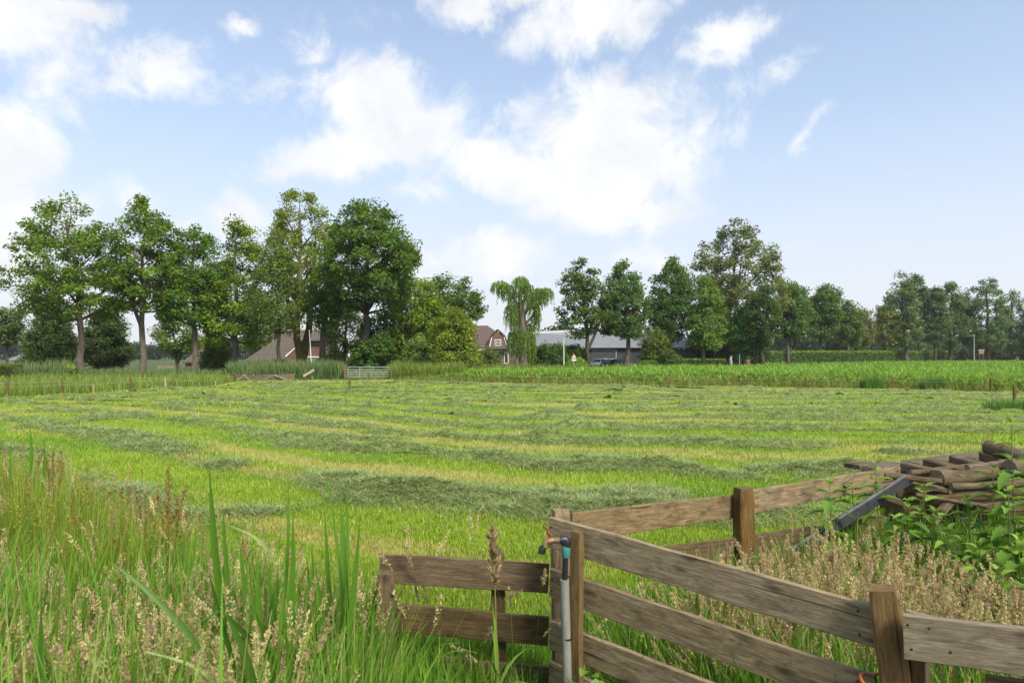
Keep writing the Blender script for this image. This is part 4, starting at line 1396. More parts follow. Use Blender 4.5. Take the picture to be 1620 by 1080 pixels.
def nettle(x, y, d, top_h=None, label=None, n=11, size=1.0):
    t = W(x, y, d)
    hgt = t.z
    loc = Vector((t.x, t.y, 0))
    root = thing('nettle', label, 'nettle', loc, 'nettles growing in front of the timber heap')
    az0 = random.random() * 6
    lx, ly = random.uniform(-.08, .08), random.uniform(-.06, .06)
    st = [Vector((-lx * (1 - f), -ly * (1 - f), hgt * f)) for f in np.linspace(0, 1, 6)]
    MB().tube(st, [0.005, 0.005, 0.0045, 0.004, 0.003, 0.002], 6).build('stem', M['stem_green'], root)
    parts = []
    for i in range(n):
        f = 1 - (i / n) ** 1.15 * 0.8
        p = Vector((-lx * (1 - f), -ly * (1 - f), hgt * f))
        Ls = size * (0.045 + 0.075 * min(1, (i + 0.6) / 4)) * random.uniform(.85, 1.15)
        for k in range(2):
            a = az0 + i * math.pi / 2 + k * math.pi + random.uniform(-.25, .25)
            el = 0.75 - 0.16 * min(i, 6) + random.uniform(-.15, .15)
            dv = (math.cos(a) * math.cos(el), math.sin(a) * math.cos(el), math.sin(el))
            tone_ = random.uniform(.75, 1.3)
            c = np.array([0.105, 0.215, 0.026]) * tone_ if i > 2 else np.array([0.18, 0.31, 0.04]) * tone_
            pet = Vector(dv) * 0.02 * size
            parts.append(leaf_parts(tuple(p + pet), dv, (0, 0, 1), Ls * 1.3, Ls * 0.6, c, S=8, serr=.16, droop=random.uniform(.4, 1.1)))
    V, Fq, C = join(parts)
    link('leaves', mesh_np('nettle_leaves', V, Fq, None, C, M['grass']), root)
    return root


NET = [(1600, 672, 4.0, 'tallest nettle at the right edge rising above the log pile'), (1570, 742, 4.1, 'nettle standing before the pinkish bark log'),
       (1532, 792, 4.2, 'nettle in the dark gap under the gnarled log'), (1595, 780, 3.9, 'nettle before the pale low board at the right edge'),
       (1462, 772, 4.5, 'nettle beside the tip of the steel channel'), (1440, 795, 4.3, 'small nettle left of the dark hollow of the heap'),
       (1312, 757, 4.55, 'slim nettle in front of the receding board fence'), (1385, 735, 4.75, 'nettle sprouting between board fence and squared beam'),
       (1500, 840, 4.1, 'low nettle below the leaning brown stick'), (1550, 862, 3.9, 'low bushy nettle right of the leaning stick'),
       (1612, 858, 3.7, 'low nettle at the right edge under the pale board'), (1480, 812, 4.4, 'nettle leaning over the dark hollow'),
       (1580, 905, 3.6, 'lowest nettle among the seed heads at the right'), (1348, 768, 4.9, 'short nettle behind the middle of the steel channel'),
       (1424, 828, 4.3, 'nettle under the steel channel'), (1520, 890, 3.7, 'nettle half hidden among the tan seed heads'), (1628, 735, 4.3, 'nettle cut by the right picture edge')]
for (x, y, d, lab) in NET:
    nettle(x, y, d, label=lab, n=12 if d > 4 else 13, size=0.95)
# small bramble leaves at the foot of the panel
root = thing('bindweed', 'pale green leafy sprig at the foot of the brown batten', 'weed', W(915, 1075, 2.95))
parts = []
for i in range(16):
    a = random.random() * 6.28
    dv = (math.cos(a), math.sin(a) - .3, random.uniform(-.2, .6))
    parts.append(leaf_parts((random.uniform(-.05, .09), random.uniform(-.06, .0), random.uniform(-.08, .05)), dv, (0, -.3, 1), random.uniform(.035, .06), random.uniform(.03, .05), np.array([0.16, 0.28, 0.06]) * random.uniform(.8, 1.2), serr=0))
V, Fq, C = join(parts)
link('leaves', mesh_np('bindweed_leaves', V, Fq, None, C, M['grass']), root)
mb = MB()
for k in range(4):
    mb.tube([(0.01 * k, 0, -root.location.z), (0.02 * k - .02, -0.02, -.1), (0.03 * k - .05, -0.03, .03)], 0.002, 5)
mb.build('stems', M['stem_green'], root)


def sword_clump(label, d, leaves, col=(0.095, 0.215, 0.022)):
    """Sword-shaped leaves measured one by one: (root column, root row, tip column, tip row, width px, sideways bow)."""
    x0 = np.mean([l[0] for l in leaves])
    root = thing('sword_leaved_plant', label, 'plant', ((x0 - X0) / F * d, d, 0), 'sword-leaved plants in the tall grass')
    parts = []
    for l in leaves:
        xr, yr, xt, yt, w, bow = l[:6]
        c = np.array(l[6] if len(l) > 6 else col) * random.uniform(.85, 1.2)
        dd_ = d + random.uniform(-.12, .12)
        a = np.array(W(xr, yr, dd_)) - np.array(root.location)
        b = np.array(W(xt, yt, dd_ + random.uniform(-.15, .1))) - np.array(root.location)
        S = 12
        tw_ = random.uniform(-.6, .6)
        V = []
        for i in range(S + 1):
            f = i / S
            p = a * (1 - f) + b * f + np.array([bow * math.sin(math.pi * f), 0, abs(bow) * 0.3 * math.sin(math.pi * f)])
            wd_ = w / F * d * 0.5 * float(np.interp(f, [0, .35, .75, 1], [.85, 1, .68, .04]))
            ang = tw_ + f * 0.7
            sv = np.array([math.cos(ang), math.sin(ang), 0])
            mid = np.array([-math.sin(ang), math.cos(ang), 0]) * wd_ * 0.35
            V += [p - sv * wd_, p + mid, p + sv * wd_]
        Fq = [(i * 3 + k, i * 3 + k + 1, (i + 1) * 3 + k + 1, (i + 1) * 3 + k) for i in range(S) for k in range(2)]
        parts.append((np.array(V), np.array(Fq), np.repeat(c[None], len(V), 0)))
    V, Fq, C = join(parts)
    link('leaves', mesh_np('sword_leaves', V, Fq, None, C, M['grass'], True), root)
    return root


pale = (0.24, 0.32, 0.10)
dgr = (0.055, 0.135, 0.018)
sword_clump('large sword-leaved plant with one very tall blade, nearest of the middle ones', 2.75, [
    (378, 1130, 331, 738, 15, -0.02), (372, 1130, 352, 795, 9, 0.0), (400, 1130, 378, 850, 12, 0.01), (415, 1130, 455, 732, 8, 0.04), (430, 1130, 463, 808, 11, .03),
    (400, 1130, 440, 900, 12, .02), (420, 1130, 405, 880, 13, 0), (445, 1130, 418, 870, 12, .01), (360, 1130, 300, 900, 9, -.03), (440, 1130, 395, 905, 10, -.02)])
sword_clump('sword-leaved plant with a cluster of upright blades left of the low board fence', 2.9, [
    (530, 1120, 513, 800, 10, 0.0), (545, 1120, 510, 715, 7, .03), (540, 1120, 538, 757, 10, .01), (548, 1120, 550, 772, 10, 0.0), (535, 1120, 570, 812, 12, .01), (525, 1120, 497, 880, 12, 0),
    (555, 1120, 544, 820, 8, 0), (515, 1120, 493, 860, 9, -.01)])
sword_clump('dark sword-leaved plant at the far left behind the seed heads', 5.3, [
    (50, 900, 48, 672, 11, 0.01), (30, 900, 18, 690, 7, -.03), (75, 900, 98, 705, 7, .1, pale), (70, 900, 112, 712, 6, .08, pale), (60, 900, 70, 690, 7, .02), (40, 900, 57, 690, 5, .0, pale), (90, 900, 80, 735, 7, 0),
    (10, 900, 2, 760, 9, -.05)])
sword_clump('low sword-leaved plant with bent dark blades in the bottom left grass', 2.15, [
    (318, 1030, 172, 886, 13, 0.02, (0.10, 0.19, 0.04)), (395, 1010, 352, 966, 11, 0.0, dgr), (408, 1130, 352, 962, 12, 0.02, dgr), (352, 962, 295, 992, 8, .02, dgr), (230, 1030, 345, 1100, 9, .05, pale), (230, 1028, 150, 1075, 8, -.02, pale),
    (62, 1110, 66, 940, 6, 0, dgr), (372, 1060, 330, 905, 8, 0, dgr)])
sword_clump('arched pale blade plant bending to the right above the middle grass', 3.2, [
    (425, 872, 353, 828, 8, 0.03, pale), (470, 1010, 425, 872, 8, .03, pale), (500, 1080, 470, 905, 9, .02, (0.16, .26, .05)), (505, 1080, 485, 880, 10, 0)])
sword_clump('single yellowed blade standing in the wispy grass at the left', 4.6, [
    (160, 960, 166, 800, 6, 0.0, (0.55, 0.33, 0.03)), (172, 960, 180, 850, 4, 0.0, (0.4, 0.3, 0.04)), (150, 960, 152, 870, 5, 0, (0.15, .25, .03))], col=(0.4, .3, .04))


def dock(label, x, y, d, spread, col):
    t = W(x, y, d)
    root = thing('dock_plant', label, 'dock plant', (t.x, t.y, 0), 'dock plants gone to seed')
    mb = MB()
    mb.tube([(0, 0, 0), (0.01, 0, t.z * .5), (0, 0, t.z)], [0.006, 0.005, 0.002], 6)
    tips = [((0, 0, t.z * .55), (0, 0, t.z))]
    for k in range(9):
        f = random.uniform(.45, .82)
        a = random.random() * 6.28
        s = spread * random.uniform(.5, 1.0)
        p0 = Vector((0, 0, t.z * f))
        p2 = p0 + Vector((math.cos(a) * s, math.sin(a) * s * .7, t.z * random.uniform(.14, .26)))
        p1 = p0.lerp(p2, .5) + Vector((math.cos(a) * s * .2, 0, -.02))
        mb.tube([p0, p1, p2], [0.003, .0025, .0015], 5, cap=False)
        tips += [(tuple(p0.lerp(p1, .5)), tuple(p1)), (tuple(p1), tuple(p2))]
    mb.build('stem', M['stem_red'], root)
    Ps = []
    for (a, b) in tips:
        n = int(150 * (np.linalg.norm(np.array(b) - np.array(a)) / .15))
        f = rng.random((n, 1))
        q = np.array(a) * (1 - f) + np.array(b) * f
        wh = np.floor(f * 14) / 14                     # whorls up the stalk
        q = np.array(a) * (1 - wh) + np.array(b) * wh + rng.normal(0, 0.009, (n, 3))
        Ps.append(q)
    P = np.concatenate(Ps)
    n = len(P)
    D_ = rng.normal(0, 1, (n, 3))
    D_ /= np.linalg.norm(D_, axis=1, keepdims=True)
    W_ = np.cross(D_, rng.normal(0, 1, (n, 3)))
    W_ /= np.linalg.norm(W_, axis=1, keepdims=True)
    c = np.array(col)[rng.choice(len(col), n)] * rng.uniform(.7, 1.3, (n, 1))
    V, Fq, C = rhombs(P, D_ * .006, W_ * .004, c)
    link('seed_head', mesh_np('dock_seed', V, Fq, None, C, M['plume']), root)
    parts = []
    for k in range(7):
        a = random.random() * 6.28
        parts.append(leaf_parts((0, 0, t.z * random.uniform(.1, .4)), (math.cos(a), math.sin(a), .7), (0, 0, 1), .2, .05, np.array([.12, .2, .03]) * random.uniform(.8, 1.2), serr=0.02))
    V, Fq, C = join(parts)
    link('leaves', mesh_np('dock_leaves', V, Fq, None, C, M['grass']), root)


dcol = [[0.34, 0.19, 0.06], [0.26, 0.22, 0.06], [0.38, 0.26, 0.09], [0.21, 0.23, 0.05]]
dock('rusty branching dock stalk gone to seed left of the tall blade', 266, 733, 4.3, 0.16, dcol)
dock('rusty dock stalk at the far left beside the dark sword leaves', 84, 708, 5.4, 0.10, dcol)
dock('slender reddish dock stalk among the wispy grass, second from the left', 136, 752, 5.0, 0.07, dcol)
dock('pale brown dock stalk behind the weathered stake', 222, 800, 4.5, 0.06, [[.34, .24, .12], [.3, .2, .1]])

# single big seed head before the left fence
root = thing('reed_grass_stalk', 'tall reed grass stalk with heavy seed head before the low board fence', 'grass stalk', (W(788, 900, 3.1).x, 3.1, 0))
b1 = np.array([[0.0, 0, 0]])
st, fl = plumes(b1, np.array([W(788, 835, 3.1).z]), np.array([2.6]), np.array([0.0]), np.array([0.06]), np.array([0.27]), np.array([0.034]), np.array([[.36, .26, .15]]), np.array([[.2, .24, .06]]), K=150, sz=.016, stemw=.006)
V, Fq, C = fl
link('seed_head', mesh_np('reed_seed', V, Fq, None, C, M['plume']), root)
V, Fq, C = st
link('stem', mesh_np('reed_stem', V, Fq, None, C, M['grass']), root)
parts = []
for k in range(9):
    a = random.uniform(0, 6.28)
    parts.append(blades(np.array([[0, 0, random.uniform(.1, .35)]]), np.array([random.uniform(.35, .5)]), np.array([.016]), np.array([a]), np.array([.25]), np.array([random.uniform(1, 2)]), 6, np.array([[.13, .25, .03]]) * random.uniform(.8, 1.2)))
V, Fq, C = join(parts)
link('leaves', mesh_np('reed_leaves', V, Fq, None, C, M['grass']), root)

p = W(208, 768, 6.3)
stk = thing('stake', 'short weathered stake with pale top standing in the left grass edge', 'stake', (p.x, p.y, 0))
post('stake_body', stk, (p.x + .06, p.y, 0), p, 0.05, 0.045, M['wood_grey'], rot=.4)


# ================================================================= FIELD FENCES, GATE, HURDLE
def wire_fence(label, posts, wires=(0.45, 0.72), wr=0.0035):
    """posts: (ground point, top row, width px, material)."""
    c = posts[len(posts) // 2][0]
    t = thing('wire_fence', label, 'fence', (c.x, c.y, 0))
    for (g, yt, wpx, mat) in posts:
        h = H + (Y0 - yt) * g.y / F
        w = wpx * 0.62 * g.y / F
        lean = random.uniform(-.03, .03)
        post('post', t, (g.x, g.y, 0), (g.x + lean, g.y, h), w, w, M[mat], rot=random.uniform(-.5, .5), seg=4)
    for z in wires:
        mb = MB()
        pts = []
        for (g, yt, wpx, mat) in posts:
            h = H + (Y0 - yt) * g.y / F
            pts.append(g - c + Vector((0, -0.05, min(z, h * 0.9))))
        mb.tube(pts, wr, 4)
        mb.build('wire', M['metal'], t)
    return t


wire_fence('low wire fence with brown posts between mown field and maize',
           [(G(x, yb), yt, w, 'wood_post') for (x, yt, yb, w) in [(670, 592, 602.5, 3), (722, 594, 603.5, 3), (782, 594, 605.3, 3), (841, 594, 607, 4), (908, 595, 608, 4), (978, 592, 609, 4), (1061, 595, 611, 4), (1160, 592, 611, 4), (1275, 596, 613.5, 4), (1413, 596, 616, 4), (1568, 598, 620, 5), (1690, 602, 626, 5)]])
wire_fence('wire fence with dark and white posts along the left bank',
           [(G(x, yb), yt, w, m) for (x, yt, yb, w, m) in [(-70, 606, 634, 5, 'wood_post'), (12, 603, 628, 5, 'wood_post'), (99, 601, 624, 4, 'wood_post'), (148, 607, 622, 3, 'wood_pale'), (207, 596, 616.5, 4, 'wood_post'), (262, 597, 614.5, 4, 'wood_pale'), (314, 601, 612, 3, 'wood_post'), (341, 602, 611, 2, 'wood_pale'), (357, 595, 606, 3, 'wood_post'), (364, 594, 605, 2, 'wood_pale')]])
for (x, yt, yb, w, lab, mat) in [(553, 598, 618, 4, 'lone thin fence post standing in the mown field before the metal gate', 'wood_post'),
                                 (584, 591, 602, 3, 'small dark post just in front of the metal gate bars', 'wood_post'),
                                 (1605, 610, 646, 5.5, 'rust brown post in a grass tuft at the right end of the field', 'wood_post'),
                                 (370, 589, 603, 4, 'dark post at the left end of the broken hurdle', 'wood_post')]:
    g = G(x, yb)
    t = thing('fence_post', lab, 'post', g)
    post('post_body', t, g, (g.x + random.uniform(-.02, .02), g.y, H + (Y0 - yt) * g.y / F), w * .7 * g.y / F, w * .7 * g.y / F, M[mat], seg=5)
    h = H + (Y0 - yt) * g.y / F
    MB().tube([(0, -w * g.y / F / 2 - 0.01, h * .72), (0.05, -w * g.y / F / 2 - 0.06, h * .72)], 0.012, 6).build('insulator', M['rubber'], t)

g = G(1603, 650)
V, Fq, C = rough([(-.7, -.35), (.9, -.35), (.9, .4), (-.7, .4)], 1500, .34, .011, [[.08, .19, .03], [.12, .25, .05], [.17, .29, .09]], [.4, .4, .2], S=3, patch=.2)
o = link('grass_tuft', mesh_np('grass_tuft', V, Fq, None, C, M['grass']), None, (g.x - .1, g.y, 0))
tag(o, 'uncut dark grass tuft round the rust brown post', 'grass tuft')
for (px, pyb, lab) in [(1478, 617, 'round uncut grass clump by the wire fence at the right'), (1382, 615.5, 'fainter grass clump by the wire fence, left of the round one')]:
    g = G(px, pyb)
    V, Fq, C = rough([(-.5, -.3), (.5, -.3), (.5, .3), (-.5, .3)], 700, .68, .02, [[.09, .2, .04], [.13, .26, .05], [.17, .31, .08]], [.4, .4, .2], S=3, patch=.2)
    o = link('grass_tuft', mesh_np('grass_tuft', V, Fq, None, C, M['grass']), None, (g.x, g.y + .2, 0))
    tag(o, lab, 'grass tuft')

# metal field gate
dG = 54.0
g0, g1 = W(547, 580, dG), W(617, 580, dG)
gate = thing('field_gate', 'galvanised five-bar field gate hung between two grey wooden posts', 'gate', (g0.x, dG, 0))
for p_, w_ in ((W(546.5, 577, dG), .22), (W(618, 578, dG), .16)):
    post('post', gate, (p_.x, dG, 0), p_, w_, w_, M['wood_grey'], rot=.1, seg=5)
z0, z1 = 0.16, W(0, 580.5, dG).z
gw = g1.x - g0.x
for k in range(5):
    z = z0 + (z1 - z0) * [0, .24, .48, .73, 1][k]
    MB().tube([(0.16, 0, z), (gw - 0.12, 0, z)], 0.026, 8).build('rail', M['metal'], gate)
for xx, nm in ((0.16, 'upright'), (gw - 0.12, 'upright'), (gw * .31, 'brace')):
    MB().tube([(xx, 0.03, z0 - .02), (xx, 0.03, z1 + .02)], 0.024, 8).build(nm, M['metal'], gate)

# broken wooden hurdle and a propped plank
hd = 52.0
hr = thing('wooden_hurdle', 'broken low grey wooden hurdle lying at the edge of the mown field', 'hurdle', (W(420, 600, hd).x, hd, 0))
for (xa, ya, xb, yb, hh_, dz) in [(372, 592, 402, 594, .18, 0), (374, 597, 402, 597.5, .16, 0), (400, 593.5, 463, 591, .17, .06), (402, 597.5, 464, 594.5, .15, .05), (401, 600.5, 464, 598.5, .15, .04)]:
    timber('plank', hr, W(xa, ya, hd + dz), W(xb, yb, hd + dz), hh_, .04, M['wood_grey'], seg=6, rough=.02)
for (xa, ya, xb, yb) in [(374, 600.5, 387, 591.5), (386, 592, 396, 601), (434, 592, 459, 601.5), (416, 601, 428, 594)]:
    timber('brace', hr, W(xa, ya, hd - .06), W(xb, yb, hd - .06), .11, .035, M['wood_pile2'], seg=5, rough=.015)
for xx in (401, 464, 386):
    p_ = W(xx, 591, hd + .08)
    post('post', hr, (p_.x, p_.y, 0), p_, .13, .1, M['wood_grey'], seg=4)
plank('yellowish plank propped aslant in the reeds left of the metal gate', W(479, 593.5, 53.2), W(496, 583.5, 53.4), .17, .10, M['wood_pale'], None)


# ================================================================= BUILDINGS
def zrow(y, d):
    return H + (Y0 - y) / F * d


def window_part(parent, x0, x1, z0, z1, y, bars=(1, 1), name='window', fm='white', fr=0.07):
    f = MB()
    f.box(x0, x1, y - .06, y, z0, z0 + fr).box(x0, x1, y - .06, y, z1 - fr, z1)
    f.box(x0, x0 + fr, y - .06, y, z0 + fr, z1 - fr).box(x1 - fr, x1, y - .06, y, z0 + fr, z1 - fr)
    for i in range(1, bars[0]):
        xx = x0 + (x1 - x0) * i / bars[0]
        f.box(xx - fr * .4, xx + fr * .4, y - .055, y, z0 + fr, z1 - fr)
    for i in range(1, bars[1]):
        zz = z0 + (z1 - z0) * i / bars[1]
        f.box(x0 + fr, x1 - fr, y - .05, y - .001, zz - fr * .4, zz + fr * .4)
    o = f.build(name, M[fm], parent)
    MB().box(x0 + fr * .5, x1 - fr * .5, y - .02, y - .012, z0 + fr * .5, z1 - fr * .5).build('pane', M['glass'], o)
    return o


def hip_roof(x0, x1, y0, y1, ze, rx0, rx1, ry, zr, th=0.28, front=None):
    """Hipped roof with thickness; ridge from rx0 to rx1 at ry; front eave height may differ left and right."""
    zf = front or (ze, ze)
    b = [(x0, y0, zf[0]), (x1, y0, zf[1]), (x1, y1, ze), (x0, y1, ze)]
    a = [(v[0], v[1], v[2] - th) for v in b]
    r = [(rx0, ry, zr), (rx1, ry, zr)]
    mb = MB()
    mb.add(b + r + a, [(0, 1, 5, 4), (1, 2, 5), (2, 3, 4, 5), (3, 0, 4), (0, 6, 7, 1), (1, 7, 8, 2), (2, 8, 9, 3), (3, 9, 6, 0), (9, 8, 7, 6)])
    return mb


# thatched farmhouse at the left
d = 112.0
X = lambda px, dd_=d: (px - X0) / F * dd_
fa = thing('farmhouse', 'long low thatched brick farmhouse behind the left row of trees', 'house', (X(450), d, 0))
ox = X(450)
lx_ = lambda px: X(px) - ox
Z = lambda y: zrow(y, d)
MB().box(lx_(392), lx_(505), .8, 9.5, 0, Z(569)).build('wall', M['brick'], fa)
rf_ = hip_roof(lx_(384), lx_(520), 0, 10.5, Z(567), lx_(440), lx_(508), 5.2, Z(521.5), front=(Z(571), Z(562))).build('roof', M['thatch'], fa)
MB().tube([(lx_(438), 5.2, Z(521.8)), (lx_(474), 5.2, Z(521)), (lx_(510), 5.2, Z(521.5))], .34, 8, jit=.2).build('ridge_cap', M['ridge'], rf_)
# brick gable wing in front
mb = MB()
mb.prism([(lx_(459), 0), (lx_(486), 0), (lx_(486), Z(546)), (lx_(476), Z(548)), (lx_(459), Z(563))], -1.6, .6)
mb.build('gable_wall', M['brick'], fa)
mb = MB()
mb.prism([(lx_(458), Z(564.5)), (lx_(476.5), Z(547)), (lx_(476.5), Z(545.5)), (lx_(457), Z(562.5))], -1.75, -1.62)
mb.build('bargeboard', M['white'], fa)
mb = MB()
mb.box(lx_(484), lx_(513), -2.2, 1.5, 0, Z(545))
mb.build('front_wall', M['brick'], fa)
MB().box(lx_(483), lx_(514), -2.5, 1.5, Z(545), Z(537)).build('dormer_cladding', M['tile'], fa)
hip_roof(lx_(481), lx_(516), -2.9, 4, Z(538), lx_(490), lx_(508), 3.0, Z(522), th=.2).build('dormer_roof', M['thatch'], fa)
MB().box(lx_(485), lx_(512), -2.42, -2.22, Z(565.2), Z(563.6)).build('fascia', M['white'], fa)
window_part(fa, lx_(485), lx_(490.5), Z(556), Z(546), -2.21, (1, 1))
window_part(fa, lx_(486), lx_(500.5), 0.35, Z(566.3), -2.21, (2, 1))
window_part(fa, lx_(504), lx_(511.5), 0.4, Z(566.3), -2.21, (1, 1))
mb = MB()
for px in (427, 432.5):
    mb.box(lx_(px), lx_(px + 1.4), .55, .72, 0, Z(570.5))
mb.box(lx_(427), lx_(434), .5, .7, Z(571), Z(569.8))
mb.build('porch_frame', M['white'], fa)
for px in (446, 452):
    window_part(fa, lx_(px), lx_(px + 4), .4, Z(567.5), .79, (1, 1))
MB().box(lx_(394), lx_(425), .6, .78, Z(574.5), Z(572.3)).build('window_band', M['white'], fa)

# small steep-roofed outbuilding
d = 100.0
cx = X(307, d)
cb_ = thing('cottage', 'small steep tiled outbuilding seen between two tree trunks at the left', 'house', (cx, d, 0))
l2 = lambda px: X(px, d) - cx
Z = lambda y: zrow(y, d)
MB().box(l2(291), l2(324), .4, 5, 0, Z(573)).build('wall', M['brick_brown'], cb_)
hip_roof(l2(288.5), l2(327), 0, 5.4, Z(572), l2(311), l2(320), 2.6, Z(545), th=.2).build('roof', M['thatch'], cb_)
for px in (301, 311):
    window_part(cb_, l2(px), l2(px + 2.6), .35, Z(574), .39, (1, 1))
# low garden fence beside it
gfn = thing('garden_fence', 'low pinkish board fence far behind the second tree trunk', 'fence', (X(262, d), d, 0))
for k in range(14):
    MB().box((k - 7) * .16 * 1.1, (k - 7) * .176 + .16, 0, .03, 0, zrow(579 + random.uniform(-.4, .4), d) + .05).build('board', M['ridge'], gfn)

# pale bungalow at the left edge
d = 95.0
cx = X(28, d)
l3 = lambda px: X(px, d) - cx
bn = thing('bungalow', 'white bungalow with grey roof glimpsed under the trees at the left edge', 'house', (cx, d, 0))
Z = lambda y: zrow(y, d)
MB().box(l3(14), l3(42), .5, 5, 0, Z(568)).build('wall', M['white'], bn)
hip_roof(l3(12), l3(44), 0, 5.6, Z(569), l3(17), l3(39), 2.8, Z(556.5), th=.12).build('roof', M['roof_grey'], bn)
window_part(bn, l3(20), l3(28), .5, Z(571), .49, (2, 1), fm='steel_dark')

# brick villa in the middle
d = 120.0
cx = X(785, d)
l4 = lambda px: X(px, d) - cx
Z = lambda y: zrow(y, d)
vb = thing('villa', 'brown brick villa with tiled mansard gable and white trim beside the weeping willow', 'house', (cx, d, 0))
MB().box(l4(735), l4(816), 0, 9, 0, Z(551)).build('wall', M['brick_brown'], vb)
hip_roof(l4(732), l4(819), -.4, 9.4, Z(549), l4(746), l4(770), 4.5, Z(513), th=.15).build('roof', M['tile'], vb)
mb = MB()
mb.prism([(l4(774), Z(551.5)), (l4(803), Z(551.5)), (l4(798), Z(533)), (l4(791), Z(526)), (l4(784), Z(526)), (l4(778), Z(533))], -1.0, 3.0)
mb.build('gable_wall', M['brick_brown'], vb)
mb = MB()
mb.prism([(l4(782), Z(534)), (l4(793), Z(534)), (l4(791.5), Z(525.5)), (l4(783.5), Z(525.5))], -1.06, -1.003)
mb.build('gable_boarding', M['timber_orange'], vb)
rr_ = MB()
for (pa, pb) in [((772.5, 552), (777, 532)), ((777, 532), (787.5, 522)), ((787.5, 522), (798.5, 532)), ((798.5, 532), (804.5, 552))]:
    x0_, z0_, x1_, z1_ = l4(pa[0]), Z(pa[1]), l4(pb[0]), Z(pb[1])
    n_ = Vector((-(z1_ - z0_), 0, x1_ - x0_)).normalized() * .18
    rr_.prism([(x0_, z0_), (x1_, z1_), (x1_ + n_.x, z1_ + n_.z), (x0_ + n_.x, z0_ + n_.z)], -1.25, 5.0)
rr_.build('gable_roof', M['tile'], vb)
bb = MB()
for (pa, pb) in [((774.6, 549), (778, 534)), ((797.6, 534), (802.6, 549))]:
    x0_, z0_, x1_, z1_ = l4(pa[0]), Z(pa[1]), l4(pb[0]), Z(pb[1])
    bb.prism([(x0_ - .07, z0_), (x0_ + .1, z0_), (x1_ + .1, z1_), (x1_ - .07, z1_)], -1.14, -1.03)
bb.build('bargeboard', M['white'], vb)
window_part(vb, l4(783), l4(793), Z(547), Z(537), -1.0, (3, 2), fr=.1)
MB().box(l4(758), l4(817), -.35, -.02, Z(553.5), Z(551.6)).build('gutter', M['white'], vb)
MB().box(l4(760), l4(816.5), -.12, -.01, Z(556), Z(555.2)).build('string_course', M['white'], vb)
window_part(vb, l4(797.5), l4(804.5), Z(575), Z(557), -.01, (1, 1), fr=.12)
window_part(vb, l4(762), l4(769), Z(575), Z(557), -.01, (1, 1), fr=.12)
mb = MB()
mb.box(l4(749), l4(752), 4.2, 5, Z(516), Z(509))
mb.build('chimney', M['brick'], vb)

# long grey barn
d = 108.0
cx = X(945, d)
l5 = lambda px: X(px, d) - cx
Z = lambda y: zrow(y, d)
ba = thing('barn', 'long grey farm shed with low pitched roof and dark cladding behind the parked cars', 'barn', (cx, d, 0))
zl = lambda px, a, b: Z(a + (b - a) * (px - 840) / 260)
MB().box(l5(840), l5(1100), 0, 22, 0, Z(551.5)).build('wall', M['clad'], ba)
# front roof pitch, ridge light strip and the taller pitch behind it
mb = MB()
mb.add([(l5(838), -.35, Z(550.5)), (l5(1102), -.35, Z(549.0)), (l5(1102), 10, Z(522.5)), (l5(838), 10, Z(525.5)), (l5(838), -.35, Z(551.6)), (l5(1102), -.35, Z(550.2)), (l5(1102), 10, Z(524)), (l5(838), 10, Z(527))],
       [(0, 1, 2, 3), (4, 7, 6, 5), (0, 4, 5, 1), (1, 5, 6, 2), (2, 6, 7, 3), (3, 7, 4, 0)])
mb.build('roof', M['roof_grey'], ba)
mb = MB()
zA, zB = Z(525.5) - .1, Z(522.5) - .1
mb.add([(l5(840), 10.05, zA), (l5(1100), 10.05, zB), (l5(1100), 16, zB + 1.05), (l5(840), 16, zA + .25), (l5(840), 22.3, Z(551)), (l5(1100), 22.3, Z(551))],
       [(0, 1, 2, 3), (3, 2, 5, 4)])
mb.build('rear_roof', M['roof_pale'], ba)
mb = MB()
mb.add([(l5(838), 15.4, zA + .30), (l5(1102), 15.4, zB + 1.1), (l5(1102), 16.1, zB + 1.55), (l5(838), 16.1, zA + .75), (l5(838), 16.6, zA + .30), (l5(1102), 16.6, zB + 1.1)],
       [(0, 1, 2, 3), (3, 2, 5, 4), (0, 4, 5, 1)])
mb.build('ridge_light', M['roof_white'], ba)
dr = MB().box(l5(935), l5(974), -.08, -.003, 0, Z(554)).build('door', M['clad_door'], ba)
mb = MB()
mb.box(l5(974), l5(975.2), -.12, -.004, 0, Z(553))
mb.box(l5(934), l5(974), -.12, -.004, Z(554), Z(553))
mb.build('door_frame', M['metal'], dr)
MB().tube([(l5(992), -.12, 0), (l5(992), -.12, Z(551.8))], .07, 8).build('downpipe', M['roof_pale'], ba)
MB().tube([(l5(838), -.42, Z(551.4)), (l5(1102), -.42, Z(550))], .09, 8).build('gutter', M['steel_dark'], ba)


